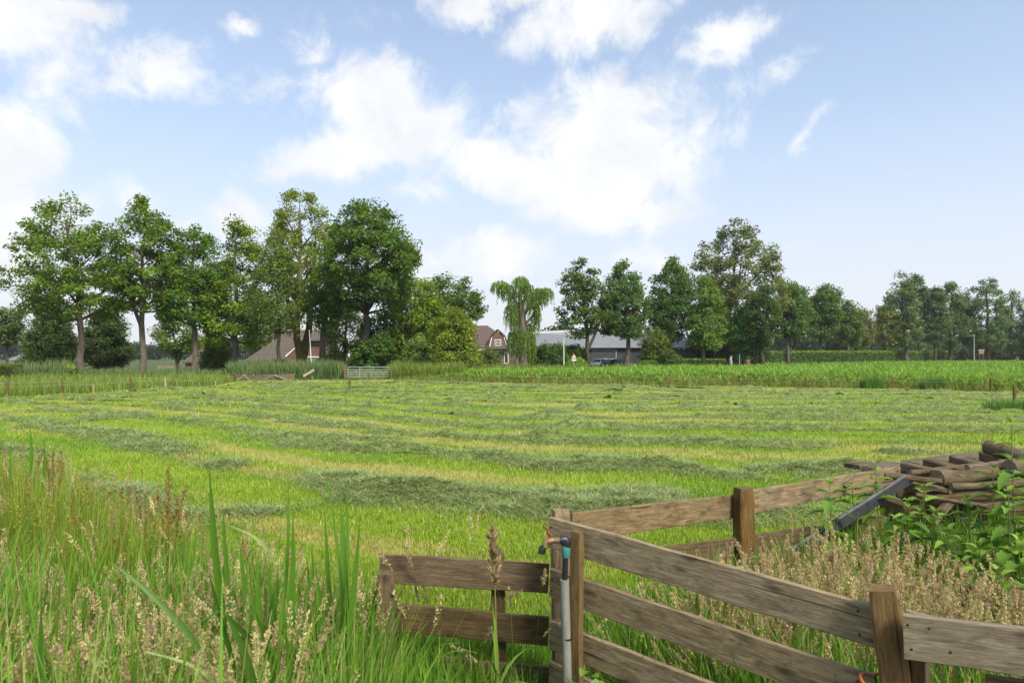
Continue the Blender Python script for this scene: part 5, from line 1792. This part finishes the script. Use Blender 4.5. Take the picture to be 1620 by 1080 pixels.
# ================================================================= CARS, POLES, SIGN AND SMALL THINGS BEYOND THE MAIZE
def car(label, loc, rz, paint):
    t = thing('parked_car', label, 'car', loc, 'cars parked before the barn', rz)
    Ls = [-2.15, -2.1, -1.7, -0.9, 0.4, 1.3, 1.95, 2.1]
    zt_ = [.62, .74, .95, 1.0, .98, .93, .86, .6]
    hw = [.7, .78, .86, .88, .88, .87, .84, .72]
    mb = MB()
    vs = []
    for x, z, w in zip(Ls, zt_, hw):
        vs += [(x, -w * .94, .28), (x, -w, .55), (x, -w * .96, z - .06), (x, -w * .86, z), (x, w * .86, z), (x, w * .96, z - .06), (x, w, .55), (x, w * .94, .28)]
    n = len(Ls)
    mb.add(vs, [(i * 8 + k, (i + 1) * 8 + k, (i + 1) * 8 + (k + 1) % 8, i * 8 + (k + 1) % 8) for i in range(n - 1) for k in range(8)], True)
    mb.add(vs[:8], [tuple(range(8))])
    mb.add(vs[-8:], [tuple(range(7, -1, -1))])
    mb.build('body', paint, t)
    cab = [(1.15, .94, .78), (.45, 1.36, .62), (-.6, 1.43, .62), (-1.35, 1.32, .60), (-1.95, .98, .72)]
    vs = []
    for x, z, w in cab:
        vs += [(x, -w, z), (x, w, z), (x, .80, .95), (x, -.80, .95)]
    gl = MB()
    gl.add(vs, [(i * 4 + k, i * 4 + (k + 1) % 4, (i + 1) * 4 + (k + 1) % 4, (i + 1) * 4 + k) for i in range(4) for k in range(4)])
    gl.build('windows', M['glass'], t)
    rm = MB()
    v2 = []
    for x, z, w in cab[1:4]:
        v2 += [(x, -w - .01, z + .004), (x, -w * .5, z + .045), (x, w * .5, z + .045), (x, w + .01, z + .004)]
    rm.add(v2, [(i * 4 + k, (i + 1) * 4 + k, (i + 1) * 4 + k + 1, i * 4 + k + 1) for i in range(2) for k in range(3)], True)
    for s in (-1, 1):
        for (a, b) in ((0, 1), (3, 4)):
            pa, pb = cab[a], cab[b]
            rm.tube([(pa[0], s * (pa[2] + .01), pa[1]), (pb[0], s * (pb[2] + .01), pb[1])], .04, 6)
        rm.tube([(-.25, s * .8, .96), (-.3, s * .635, 1.42)], .035, 6)
    rm.build('roof', paint, t)
    for x in (-1.3, 1.32):
        for s in (-1, 1):
            w_ = MB().tube([(x, s * .66, .31), (x, s * .70, .31), (x, s * .86, .31), (x, s * .88, .31)], [.27, .31, .31, .27], 18).build('tyre', M['tyre'], t)
            MB().tube([(x, s * .84, .31), (x, s * .885, .31)], .19, 12).build('rim', M['rim'], w_)
    for s in (-1, 1):
        MB().box(1.9, 2.06, s * .62 - .14, s * .62 + .14, .66, .78).build('headlight', M['lamp'], t)
        MB().box(-2.16, -2.02, s * .66 - .09, s * .66 + .09, .68, .84).build('tail_light', M['sign_red'], t)
    return t


car('white car parked in front of the grey barn', (xs(950, 94), 94, 0), R(155), M['car_white'])
car('dark grey car parked beside the white one, right of it', (xs(973, 92), 92, 0), R(40), M['car_dark'])


def pole(label, x, yt, d, w, mat='white', cat='pole', xb=None, name='pole'):
    t = thing(name, label, cat, (xs(xb or x, d), d, 0))
    h = zrow(yt, d)
    dx = xs(x, d) - xs(xb or x, d)
    r_ = w * d / F / 2
    MB().tube([(0, 0, 0), (dx * .5, 0, h * .5), (dx, 0, h)], [r_ * 1.1, r_, r_ * .7], 8).build('shaft', M[mat], t)
    MB().tube([(dx, 0, h), (dx, 0, h + r_ * 1.4)], [r_ * 1.1, r_ * .6], 8).build('cap', M[mat], t)
    return t


pole('plain white pole standing before the bushes left of the barn', 892, 537, 72, 1.5)
pole('leaning white flagpole in front of the thatched farmhouse', 489.5, 523, 63, 1.6, xb=493.5, name='flagpole')
pole('thin pale lamp pole behind the hedge at the right', 1388, 533, 155, 1.6, 'metal')
pole('pale pole between the right-hand trees, near the orange board', 1541, 530, 160, 1.4, 'metal')
pole('short white pole left of the hedge, under the dark bushes', 1170, 561, 96, 1.2, 'metal')

d = 70.0
sg = thing('warning_sign', 'triangular red bordered warning sign on a post before the bushes', 'road sign', (xs(908, d), d, 0))
zc_ = zrow(564, d)
MB().tube([(0, .03, 0), (0, .03, zc_ + .3)], .03, 8).build('post', M['metal'], sg)
MB().prism([(-.32, zc_ - .2), (.32, zc_ - .2), (0, zc_ + .36)], -.01, .02).build('border', M['sign_red'], sg)
MB().prism([(-.21, zc_ - .135), (.21, zc_ - .135), (0, zc_ + .23)], -.016, -.012).build('panel', M['white'], sg)
MB().box(-.025, .025, -.021, -.018, zc_ - .09, zc_ + .1).build('symbol', M['rubber'], sg)
MB().box(-.22, .22, -.01, .02, zc_ - .42, zc_ - .26).build('lower_plate', M['white'], sg)

d = 92.0
t = thing('garden_figure', 'small white garden figure under the dark bushes left of the hedge', 'ornament', (xs(1156, d), d, 0))
zf = zrow(571.5, d)
mb = MB()
mb.tube([(0, 0, 0), (0, 0, zf * .5), (0, 0, zf)], [.22, .2, .26], 10)
mb.build('plinth', M['stone'], t)
mb = MB()
mb.tube([(0, 0, zf), (-.03, 0, zf + .18), (.0, 0, zf + .38), (.02, 0, zf + .5), (.02, 0, zf + .56), (.03, 0, zf + .68), (.03, 0, zf + .76)], [.2, .2, .16, .1, .075, .1, .03], 10)
mb.tube([(.0, 0, zf + .42), (.14, 0, zf + .5), (.2, 0, zf + .66)], [.06, .05, .03], 6)
mb.build('figure', M['stone'], t)
t = thing('planter', 'reddish tapered planter with a pale rim beside the hedge', 'planter', (xs(1182, d), d, 0))
zf = zrow(567.8, d)
MB().tube([(0, 0, .0), (0, 0, zf - .25)], [.25, .33], 14).build('pot', M['terracotta'], t)
MB().tube([(0, 0, zf - .25), (0, 0, zf - .1)], [.37, .37], 14).build('rim', M['ridge'], t)
V, Fq, C = foliage(rng.normal(0, .15, (14, 3)) + np.array([0, 0, zf + .1]), 16, .12, .05, (.09, .15, .03), np.array([0, 0, zf]))
link('plant', mesh_np('planter_plant', V, Fq, None, C, M['leaf']), t)
t = thing('letter_box', 'small white letter box beside the light green tree trunk', 'letter box', (xs(1112.5, 86), 86, 0))
zf = zrow(562.5, 86)
MB().tube([(0, 0, 0), (0, 0, zf - .35)], .04, 8).build('post', M['wood_grey'], t)
MB().box(-.12, .12, -.15, .15, zf - .35, zf).build('box', M['white'], t)
t = thing('notice_board', 'orange board on a post under the trees at the right', 'board', (xs(1552.5, 162), 162, 0))
zf = zrow(553, 162)
for s in (-.45, .45):
    MB().tube([(s, .05, 0), (s, .05, zf)], .06, 6).build('post', M['wood_grey'], t)
MB().box(-.62, .62, -.02, .04, zrow(559.5, 162), zrow(554.2, 162)).build('panel', M['birdbox'], t)
MB().box(-.72, .72, -.08, .14, zrow(554.2, 162), zrow(553, 162)).build('cap', M['roof_pale'], t)
t = thing('transformer_box', 'pale grey cabinet by the maize at the right edge', 'cabinet', (xs(1608, 178), 178, 0))
MB().box(-.9, .9, 0, .8, 0, zrow(563.5, 178) - .12).build('cabinet', M['stone'], t)
MB().box(-1.0, 1.0, -.08, .9, zrow(563.5, 178) - .12, zrow(563.5, 178)).build('lid', M['roof_pale'], t)


# ================================================================= TREES AND SHRUBS
mid, dark, lite, yel, grey = (0.112, 0.205, 0.028), (0.078, 0.155, 0.028), (0.14, 0.235, 0.028), (0.155, 0.225, 0.040), (0.118, 0.19, 0.052)
PAL = (mid, dark, lite, yel, grey)
ROW = 'row of field oaks at the left'
T = make_tree
# left row
T('oak_tree', 'spreading oak at the left end of the row, ragged crown reaching far to the left', 'tree', 130, 62, 305, 8, 196, 505, 13, mid, 'cone', 150, 80, .16, .72, group=ROW, limbs=14, lump=.5, inner=.3)
T('oak_tree', 'oak with forked trunk, second from the left in the row', 'tree', 224, 63, 305, 163, 290, 490, 12, mid, 'up', 125, 85, .16, .74, group=ROW, fork=[(-34, .3, .75)], limbs=12, lump=.4, inner=.3)
T('oak_tree', 'oak third from the left, in front of the small steep roof', 'tree', 307, 65, 337, 250, 358, 515, 11, (0.052, .115, .02), 'up', 110, 85, .16, .74, group=ROW, lump=.35)
T('oak_tree', 'bright green oak fourth from the left with crown hanging low', 'tree', 371, 66, 345, 314, 430, 545, 12, lite, 'cone', 120, 85, .16, .74, group=ROW, lump=.3, inner=.35)
T('ash_tree', 'thin ivy-clad tree with fine greyish foliage before the thatched roof', 'tree', 441, 63, 362, 396, 480, 528, 7, grey, 'up', 95, 80, .12, .75, 'bark_dark', lump=.35, var=.18)
T('poplar_tree', 'tallest tree of the left group with twin mossy trunks and open yellowish top', 'tree', 472, 69, 296, 400, 548, 490, 15, yel, 'round', 130, 80, .15, .70, 'bark_moss', fork=[(26, .02, .95), (-30, .25, .5), (40, .3, .5)], limbs=14, lump=.5, inner=.45, limb_w=1.2)
T('oak_tree', 'leaning pale-barked oak right of the twin mossy trunks', 'tree', 506, 66, 420, 478, 552, 520, 13, mid, 'round', 60, 80, .15, .7, 'bark', lump=.4, lean=10)
T('oak_tree', 'large dark rounded oak with thick trunk above the metal gate', 'tree', 577, 62, 317, 500, 668, 492, 14, dark, 'round', 200, 90, .16, .76, 'bark_dark', limbs=16, lump=.4, inner=.35, yellow=.35)
# behind the dark oak
T('lime_tree', 'rounded yellowish green tree right of the dark oak', 'tree', 655, 70, 432, 608, 708, 560, 9, lite, 'round', 110, 80, .16, .8, 'bark_dark', lump=.25, yellow=.3)
T('maple_tree', 'dark tree top rising behind the yellowish green tree', 'tree', 700, 82, 432, 662, 742, 560, 9, dark, 'round', 80, 70, .18, .9, 'bark_dark', lump=.3)
T('alder_tree', 'slender leaning tree with airy top left of the brick villa', 'tree', 752, 74, 440, 706, 766, 520, 7, (0.05, .095, .028), 'round', 55, 55, .16, .62, 'bark_dark', lump=.5, lean=-14, limbs=9)
B = 'shrubs along the garden edge'
T('shrub', 'dense dark evergreen shrub mass under the large dark oak', 'bush', 612, 72, 478, 560, 690, 585, 6, (0.045, .095, .03), 'bush', 120, 80, .17, .8, 'bark_dark', group=B, lump=.25)
T('shrub', 'yellow-green conifer-like shrub between farmhouse and dark oak', 'bush', 545, 71, 470, 505, 590, 588, 6, (.10, .16, .03), 'bush', 95, 85, .14, .7, 'bark_dark', group=B, lump=.25)
T('elder_bush', 'bright green leafy elder bush behind the metal gate', 'bush', 600, 62, 525, 556, 642, 588, 5, (.042, .095, .022), 'bush', 80, 75, .15, .5, 'bark_dark', group=B, lump=.3)
T('elder_bush', 'pale flowering elder bush right of the bright green one', 'bush', 665, 63, 528, 636, 692, 588, 5, (.085, .150, .055), 'bush', 55, 70, .14, .5, 'bark_dark', group=B, lump=.3)
T('shrub', 'rounded russet shrub before the farmhouse windows', 'bush', 526, 64, 568, 511, 541, 590, 4, (.14, .125, .035), 'bush', 26, 90, .08, .24, 'bark_dark', group=B, lump=.2)
T('willow_shrub', 'broad olive-green rounded willow left of the villa', 'bush', 715, 60, 482, 678, 756, 588, 7, (.092, .140, .026), 'bush', 130, 95, .13, .62, 'bark_dark', group=B, lump=.25, yellow=.35)
T('shrub', 'low mixed garden shrub before the villa front', 'bush', 772, 96, 548, 750, 800, 584, 4, (.065, .1, .032), 'bush', 60, 60, .17, .6, 'bark_dark', group=B, lump=.3)
T('shrub', 'dark rounded shrub between villa and weeping willow', 'bush', 744, 68, 540, 728, 762, 584, 4, dark, 'bush', 40, 65, .14, .5, 'bark_dark', group=B, lump=.3)
T('rhododendron_bush', 'wide dark green bush before the left end of the barn', 'bush', 868, 82, 540, 838, 905, 582, 5, (.036, .08, .022), 'bush', 75, 75, .16, .65, 'bark_dark', group=B, lump=.25)
T('rhododendron_bush', 'second wide green bush behind the warning sign', 'bush', 906, 85, 544, 882, 932, 582, 5, (.05, .1, .026), 'bush', 65, 75, .16, .6, 'bark_dark', group=B, lump=.25)
T('shrub', 'low bright shrub at the foot of the warning sign', 'bush', 912, 76, 566, 893, 932, 582, 4, (.085, .16, .03), 'bush', 36, 75, .12, .42, 'bark_dark', group=B, lump=.25)
# far left background
T('birch_tree', 'small thin leaved tree at the left picture edge', 'tree', 12, 78, 482, -18, 36, 548, 5, (.06, .1, .04), 'round', 60, 60, .17, .7, 'bark_dark', lump=.4)
T('plum_tree', 'broad dark shrubby tree left of the first oak trunk', 'tree', 78, 74, 486, 42, 122, 580, 6, (.04, .075, .026), 'bush', 140, 80, .16, .8, 'bark_dark', lump=.35, yellow=.35, fork=[(-14, .03, .7), (16, .05, .7)])
T('cherry_tree', 'dark thin stemmed tree right of the first oak trunk', 'tree', 163, 75, 484, 126, 206, 572, 5, (.04, .074, .026), 'bush', 95, 70, .16, .75, 'bark_dark', lump=.4, yellow=.4, fork=[(-16, .03, .8), (14, .04, .8)])
T('birch_tree', 'drooping tree with leaning trunk behind the gap in the row', 'tree', 283, 80, 478, 244, 322, 560, 6, (.075, .125, .04), 'round', 70, 60, .17, .75, 'bark', lump=.45, lean=-14, fork=[(12, .12, .8)])
T('yew_bush', 'very dark yew bush right of the small steep roof', 'bush', 347, 76, 532, 322, 372, 584, 5, (.016, .036, .016), 'bush', 75, 75, .14, .6, 'bark_dark', group=B, lump=.2)
T('shrub', 'lime green shrub above the dark yew', 'bush', 338, 78, 505, 318, 362, 552, 5, (.13, .2, .035), 'bush', 50, 70, .15, .6, 'bark_dark', group=B, lump=.3)
T('shrub', 'young light green sapling at the foot of the first oak', 'bush', 105, 58, 572, 96, 118, 590, 3, (.13, .2, .045), 'bush', 22, 60, .08, .24, 'bark_dark', group=B, lump=.3)
T('tree_behind_farmhouse'.replace('_behind_farmhouse', ''), 'tall pale green tree behind the thatched roof', 'tree', 415, 122, 468, 380, 470, 560, 8, (.08, .13, .04), 'round', 80, 60, .24, 1.2, lump=.35)
T('shrub', 'mid green bush between the third and fourth oak trunks', 'bush', 340, 70, 532, 316, 366, 588, 5, (.06, .11, .024), 'bush', 60, 75, .14, .6, 'bark_dark', group=B, lump=.3)
T('shrub', 'green bush between the first and second oak trunks', 'bush', 178, 76, 520, 150, 204, 588, 5, (.045, .085, .024), 'bush', 60, 75, .15, .6, 'bark_dark', group=B, lump=.35)
# middle: along the lane
L2 = 'trees along the lane beyond the maize'
T('oak_tree', 'sparse open oak with leaning fork, nearest to the white pole', 'tree', 930, 84, 411, 878, 960, 535, 9, (.05, .092, .03), 'round', 75, 60, .2, .72, 'bark_dark', group=L2, fork=[(24, .2, .7)], limbs=11, lump=.5, inner=.3)
T('oak_tree', 'straight oak with full crown in front of the barn door downpipe', 'tree', 993, 86, 414, 944, 1030, 532, 10, (.046, .098, .032), 'up', 105, 80, .2, .8, 'bark', group=L2, lump=.35)
T('oak_tree', 'dark full oak right of the barn', 'tree', 1060, 92, 408, 1024, 1102, 548, 10, (.038, .086, .028), 'round', 115, 85, .2, .85, 'bark_dark', group=L2, lump=.3)
T('lime_tree', 'light green tree with straight pale trunk before the tall poplar', 'tree', 1114, 84, 432, 1086, 1148, 548, 8, (.068, .13, .036), 'up', 90, 85, .17, .68, 'bark', group=L2, lump=.25)
T('poplar_tree', 'tallest tree of the right half with greyish open crown', 'tree', 1153, 104, 346, 1090, 1240, 548, 11, (.072, .105, .048), 'round', 190, 75, .24, .98, 'bark_dark', group=L2, limbs=16, lump=.4, inner=.35, fork=[(20, .3, .7), (-24, .3, .6)])
T('oak_tree', 'slim dark tree at the right foot of the tallest poplar', 'tree', 1205, 96, 448, 1178, 1240, 548, 8, (.04, .08, .03), 'round', 80, 70, .19, .75, 'bark_dark', group=L2, lump=.4)
T('shrub', 'large olive shrub covering the right end of the barn', 'bush', 1038, 88, 518, 1008, 1066, 582, 6, (.075, .115, .032), 'bush', 75, 80, .17, .68, 'bark_dark', group=B, lump=.3)
T('juniper_bush', 'dark cone shaped juniper at the edge of the maize', 'bush', 1062, 82, 551, 1042, 1080, 580, 4, (.045, .095, .028), 'cone', 40, 75, .13, .4, 'bark_dark', group=B, lump=.3)
T('shrub', 'low round clipped shrub right of the parked cars', 'bush', 1026, 86, 566.5, 1010, 1042, 580, 4, (.06, .13, .022), 'bush', 36, 80, .11, .36, 'bark_dark', group=B, lump=.15)
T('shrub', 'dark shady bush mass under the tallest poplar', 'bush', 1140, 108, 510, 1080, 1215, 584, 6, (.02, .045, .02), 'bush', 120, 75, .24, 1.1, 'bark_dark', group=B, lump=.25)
T('maple_tree', 'fresh green young maple right of the dark bush mass', 'tree', 1180, 98, 478, 1150, 1212, 562, 6, (.045, .115, .035), 'round', 75, 75, .18, .72, 'bark_dark', group=L2, lump=.3)
# right row, two staggered lines along the lane
for (x, d, top, xl, xr, bot, tw, col, n, lab) in [
        (1246, 118, 446, 1226, 1276, 535, 7, (.038, .082, .032), 85, 'first dark tree right of the tallest poplar, left of a close pair'),
        (1257, 128, 444, 1236, 1292, 532, 7, (.042, .086, .034), 80, 'second tree of the close pair at the start of the hedge'),
        (1297, 128, 450, 1278, 1328, 535, 6, (.046, .094, .036), 85, 'tree over the hedge with narrow dark trunk, left of a second pair'),
        (1309, 138, 448, 1288, 1342, 535, 7, (.042, .09, .038), 85, 'tree over the hedge, right of the second pair'),
        (1342, 136, 474, 1322, 1362, 545, 6, (.05, .088, .036), 65, 'lower tree over the middle of the hedge with dark trunk'),
        (1355, 146, 480, 1336, 1384, 545, 6, (.07, .092, .036), 70, 'lower yellowish tree over the middle of the hedge'),
        (1401, 150, 478, 1380, 1428, 552, 6, (.075, .105, .042), 70, 'light olive tree in the gap before the taller right group'),
        (1434, 150, 429, 1394, 1456, 545, 8, (.046, .084, .042), 100, 'tall tree starting the right group, ragged to the left'),
        (1442, 160, 432, 1420, 1476, 545, 9, (.042, .08, .042), 95, 'tall tree beside it with the thicker brown trunk'),
        (1479, 158, 452, 1458, 1502, 545, 6, (.042, .082, .044), 75, 'narrower tree at the hedge end, left of the reddish trunk'),
        (1503, 164, 440, 1478, 1534, 550, 8, (.044, .084, .044), 90, 'tree with reddish trunk at the right end of the hedge'),
        (1523, 172, 452, 1504, 1550, 552, 8, (.040, .078, .046), 80, 'dark trunked tree just right of the hedge end'),
        (1563, 168, 433, 1526, 1600, 550, 9, (.046, .088, .046), 110, 'broad tree behind the orange board'),
        (1600, 172, 452, 1566, 1634, 572, 9, (.042, .08, .046), 100, 'dense tree at the right picture edge, low branched'),
        (1650, 168, 462, 1610, 1690, 575, 9, (.04, .078, .044), 90, 'tree cut off by the right picture edge')]:
    T('lane_tree', lab, 'tree', x, d, top, xl, xr, bot, tw, col, random.choice(['up', 'round', 'up']), n, 62, .27, 1.05, 'bark_dark' if x % 2 else 'bark', group='trees lining the lane at the right', lump=.4, limbs=8, inner=.35)
T('dark_beech_bush'.replace('dark_', ''), 'dark purple leaved bush in the hedge gap at the right', 'bush', 1328, 165, 535, 1308, 1350, 572, 5, (.026, .03, .026), 'bush', 40, 70, .25, .9, 'bark_dark', group=B, lump=.3)
T('shrub', 'bluish dark thicket behind the right edge trees', 'bush', 1590, 185, 510, 1555, 1640, 574, 6, (.03, .058, .036), 'bush', 90, 70, .3, 1.3, 'bark_dark', group=B, lump=.3)


def hedge(label, x0, d0, x1, d1, ytop, depth, col, ls, n, name='hedge', ytop1=None):
    a = Vector((xs(x0, d0), d0, 0))
    b = Vector((xs(x1, d1), d1, 0))
    L_ = (b - a).length
    u = (b - a).normalized()
    v = Vector((-u.y, u.x, 0))
    h0, h1 = zrow(ytop, d0), zrow(ytop1 or ytop, d1)
    root = thing(name, label, 'hedge', a)
    f = rng.random(n)
    h = h0 + (h1 - h0) * f
    face = rng.random(n)
    pz = np.where(face < .45, 1.0, rng.random(n)) * h
    py = np.where(face < .45, rng.random(n), np.where(face < .85, 0, rng.random(n))) * depth
    nz_ = 0.10 * h * (fbm(f * L_ * .6, py * .6, 3, 4) - .5) + rng.normal(0, ls * .35, n)
    P = np.stack([u.x * f * L_ + v.x * (py + nz_ * (face > .45)), u.y * f * L_ + v.y * (py + nz_ * (face > .45)), pz + nz_ * (face < .45)], 1)
    top = (pz > .86 * h)
    nn = rng.normal(0, .6, (n, 3)) + np.array([0, -.5, .8])
    nn /= np.linalg.norm(nn, axis=1, keepdims=True)
    D_ = np.cross(nn, rng.normal(0, 1, (n, 3)))
    D_ /= np.linalg.norm(D_, axis=1, keepdims=True)
    W_ = np.cross(nn, D_)
    c = np.array(col)[None] * rng.normal(1, .25, (n, 1)).clip(.5, 1.8)
    c = np.where(top[:, None], c * np.array([1.9, 1.75, 1.2]), c)         # leaves near the top made lighter and yellower
    s = ls * rng.uniform(.6, 1.3, (n, 1))
    V, Fq, C = rhombs(P, D_ * s, W_ * s * .6, c)
    link('foliage', mesh_np('hedge_foliage', V, Fq, None, C, M['leaf']), root)
    m_ = int(L_ / 2.2) + 2
    for k in range(m_):
        p0 = u * (k * L_ / (m_ - 1)) + v * (depth * .5)
        hk = h0 + (h1 - h0) * k / (m_ - 1)
        MB().tube([p0 + Vector((0, 0, -.05)), p0 + Vector((random.uniform(-.3, .3), random.uniform(-.3, .3), hk * .85))], [.06, .02], 5).build('stem', M['bark_dark'], root)


hedge('long trimmed hedge with bright top running under the right-hand trees', 1196, 112, 1508, 172, 556, 1.6, (.075, .145, .026), .17, 14000, ytop1=555.5)
hedge('low clipped green hedge under the light green tree', 1082, 96, 1150, 96, 568.2, 1.2, (.075, .15, .025), .12, 2600)
hedge('small low hedge right of the low round shrub', 1040, 97, 1078, 97, 568.5, 1.2, (.07, .13, .03), .12, 1500)
hedge('square trimmed hedge end at the left picture edge', -40, 54, 18, 54, 577, 1.4, (.085, .105, .02), .07, 5500)


def willow():
    d = 76.0
    s = d / F
    root = thing('weeping_willow', 'pollarded weeping willow with drooping tufts standing alone against the sky', 'tree', (xs(827, d), d, 0))
    def pt_(x, y, dy=0.0):
        return Vector((xs(x, d) - xs(827, d), dy, zrow(y, d)))
    mb = MB()
    mb.tube([pt_(829, 600), pt_(828, 560), pt_(827, 530), pt_(826, 500), pt_(823, 478), pt_(822, 462)], [.62, .5, .46, .40, .26, .12], 12, jit=.1)
    br = [((826, 500), (818, 480), (805, 463), (796, 456)), ((825, 490), (824, 470), (825, 455), (826, 447)), ((827, 500), (838, 485), (850, 472), (862, 464)), ((827, 512), (815, 498), (812, 492), (814, 488)),
          ((828, 515), (838, 505), (843, 498), (846, 498)), ((828, 530), (820, 528), (816, 526), (814, 525)), ((828, 530), (838, 526), (843, 525), (843, 528)), ((825, 482), (832, 470), (842, 465), (845, 468))]
    for q_ in br:
        mb.tube([pt_(x, y, .25 * i * random.uniform(-1, 1)) for i, (x, y) in enumerate(q_)], [.2, .15, .1, .04], 7, cap=False)
    mb.build('trunk', M['bark'], root)
    # drooping tufts: (centre column, row, half width px, drop px, strands)
    tufts = [(791, 452, 11, 22, 75), (800, 456, 10, 26, 75), (812, 468, 9, 24, 55), (824, 445, 11, 32, 95), (833, 455, 8, 26, 60), (838, 474, 10, 28, 75), (852, 464, 11, 30, 95), (864, 462, 9, 26, 85), (843, 486, 9, 28, 55),
             (809, 488, 8, 46, 80), (815, 490, 6, 44, 45), (847, 497, 4, 40, 50), (814, 530, 9, 42, 80), (824, 528, 11, 48, 110), (835, 530, 9, 46, 95), (841, 534, 5, 44, 50)]
    Ps, Ds, Ws, Cs = [], [], [], []
    st = MB()
    for (x, y, hw_, dr_, n) in tufts:
        tone_ = random.uniform(.85, 1.2)
        for k in range(int(n * .72)):
            a = random.random() * 6.28
            r_ = math.sqrt(random.random())
            c0 = pt_(x, y - 2) + Vector((math.cos(a) * r_ * hw_ * s, math.sin(a) * r_ * hw_ * s, (1 - r_ * r_) * hw_ * s * .55 + random.uniform(-.1, .1)))
            drop = dr_ * s * random.uniform(.45, 1.05)
            m = int(10 + drop * 9)
            out = Vector((math.cos(a), math.sin(a), 0)) * r_ * .35
            f = (np.arange(m) + .5) / m
            P = np.array(c0)[None] + np.array(out)[None] * np.sqrt(f)[:, None] + np.stack([rng.normal(0, .05, m), rng.normal(0, .05, m), -drop * f + .25 * r_ * np.sin(f * np.pi) * .6], 1)
            D_ = np.stack([rng.normal(0, .4, m), rng.normal(0, .4, m), -np.ones(m)], 1)
            D_ /= np.linalg.norm(D_, axis=1, keepdims=True)
            W_ = np.cross(D_, rng.normal(0, 1, (m, 3)))
            W_ /= np.linalg.norm(W_, axis=1, keepdims=True)
            sz = rng.uniform(.10, .19, (m, 1))
            Ps.append(P)
            Ds.append(D_ * sz)
            Ws.append(W_ * sz * .24)
            Cs.append(np.array([.165, .265, .05])[None] * tone_ * rng.normal(1, .2, (m, 1)).clip(.5, 1.6))
    V, Fq, C = rhombs(np.concatenate(Ps), np.concatenate(Ds), np.concatenate(Ws), np.concatenate(Cs))
    link('crown', mesh_np('willow_crown', V, Fq, None, C, M['leaf']), root)


willow()

# far woods: read as one mass
ps = []
cs_ = []
for (x0, x1, d, ytop, n) in [(-60, 420, 330, 541, 700), (830, 900, 200, 512, 60), (560, 1300, 380, 545, 600), (1230, 1700, 260, 530, 700), (1205, 1330, 300, 534, 260), (1330, 1700, 220, 545, 260)]:
    px = rng.uniform(x0, x1, n)
    ht = zrow(ytop + (fbm(px * .045, px * 0 + d, 3, 3) - .5) * 26, d)
    z = rng.random(n) ** .7 * (ht - 1.5) + .5
    dep = d + rng.uniform(-6, 14, n)
    ps.append(np.stack([(px - X0) / F * dep, dep, z], 1))
P = np.concatenate(ps)
V, Fq, C = foliage(P, 46, 1.9, .75, (.045, .085, .032), np.array([0, 500, -20]), var=.25, flat=.8)
V[:, 2] = np.maximum(V[:, 2], 0)
o = link('distant_wood', mesh_np('distant_wood', V, Fq, None, C, M['leaf']))
tag(o, 'hazy bluish woods along the horizon', 'wood', kind='stuff')


# ================================================================= AIR
hz, nth, bh = new_mat('haze_air')
nth.nodes.remove(bh)
pv = N(nth, 'ShaderNodeVolumePrincipled')
pv.inputs['Color'].default_value = (0.92, 0.95, 1.0, 1)
pv.inputs['Density'].default_value = 0.0002
pv.inputs['Anisotropy'].default_value = 0.2
nth.links.new(pv.outputs[0], nth.nodes['Material Output'].inputs['Volume'])
hb_ = MB().box(-620, 620, -40, 620, -1.02, 34).build('haze', hz)
tag(hb_, kind='stuff')
hb_['label'] = 'thin pale haze lying over the whole meadow'
hb_['category'] = 'haze'
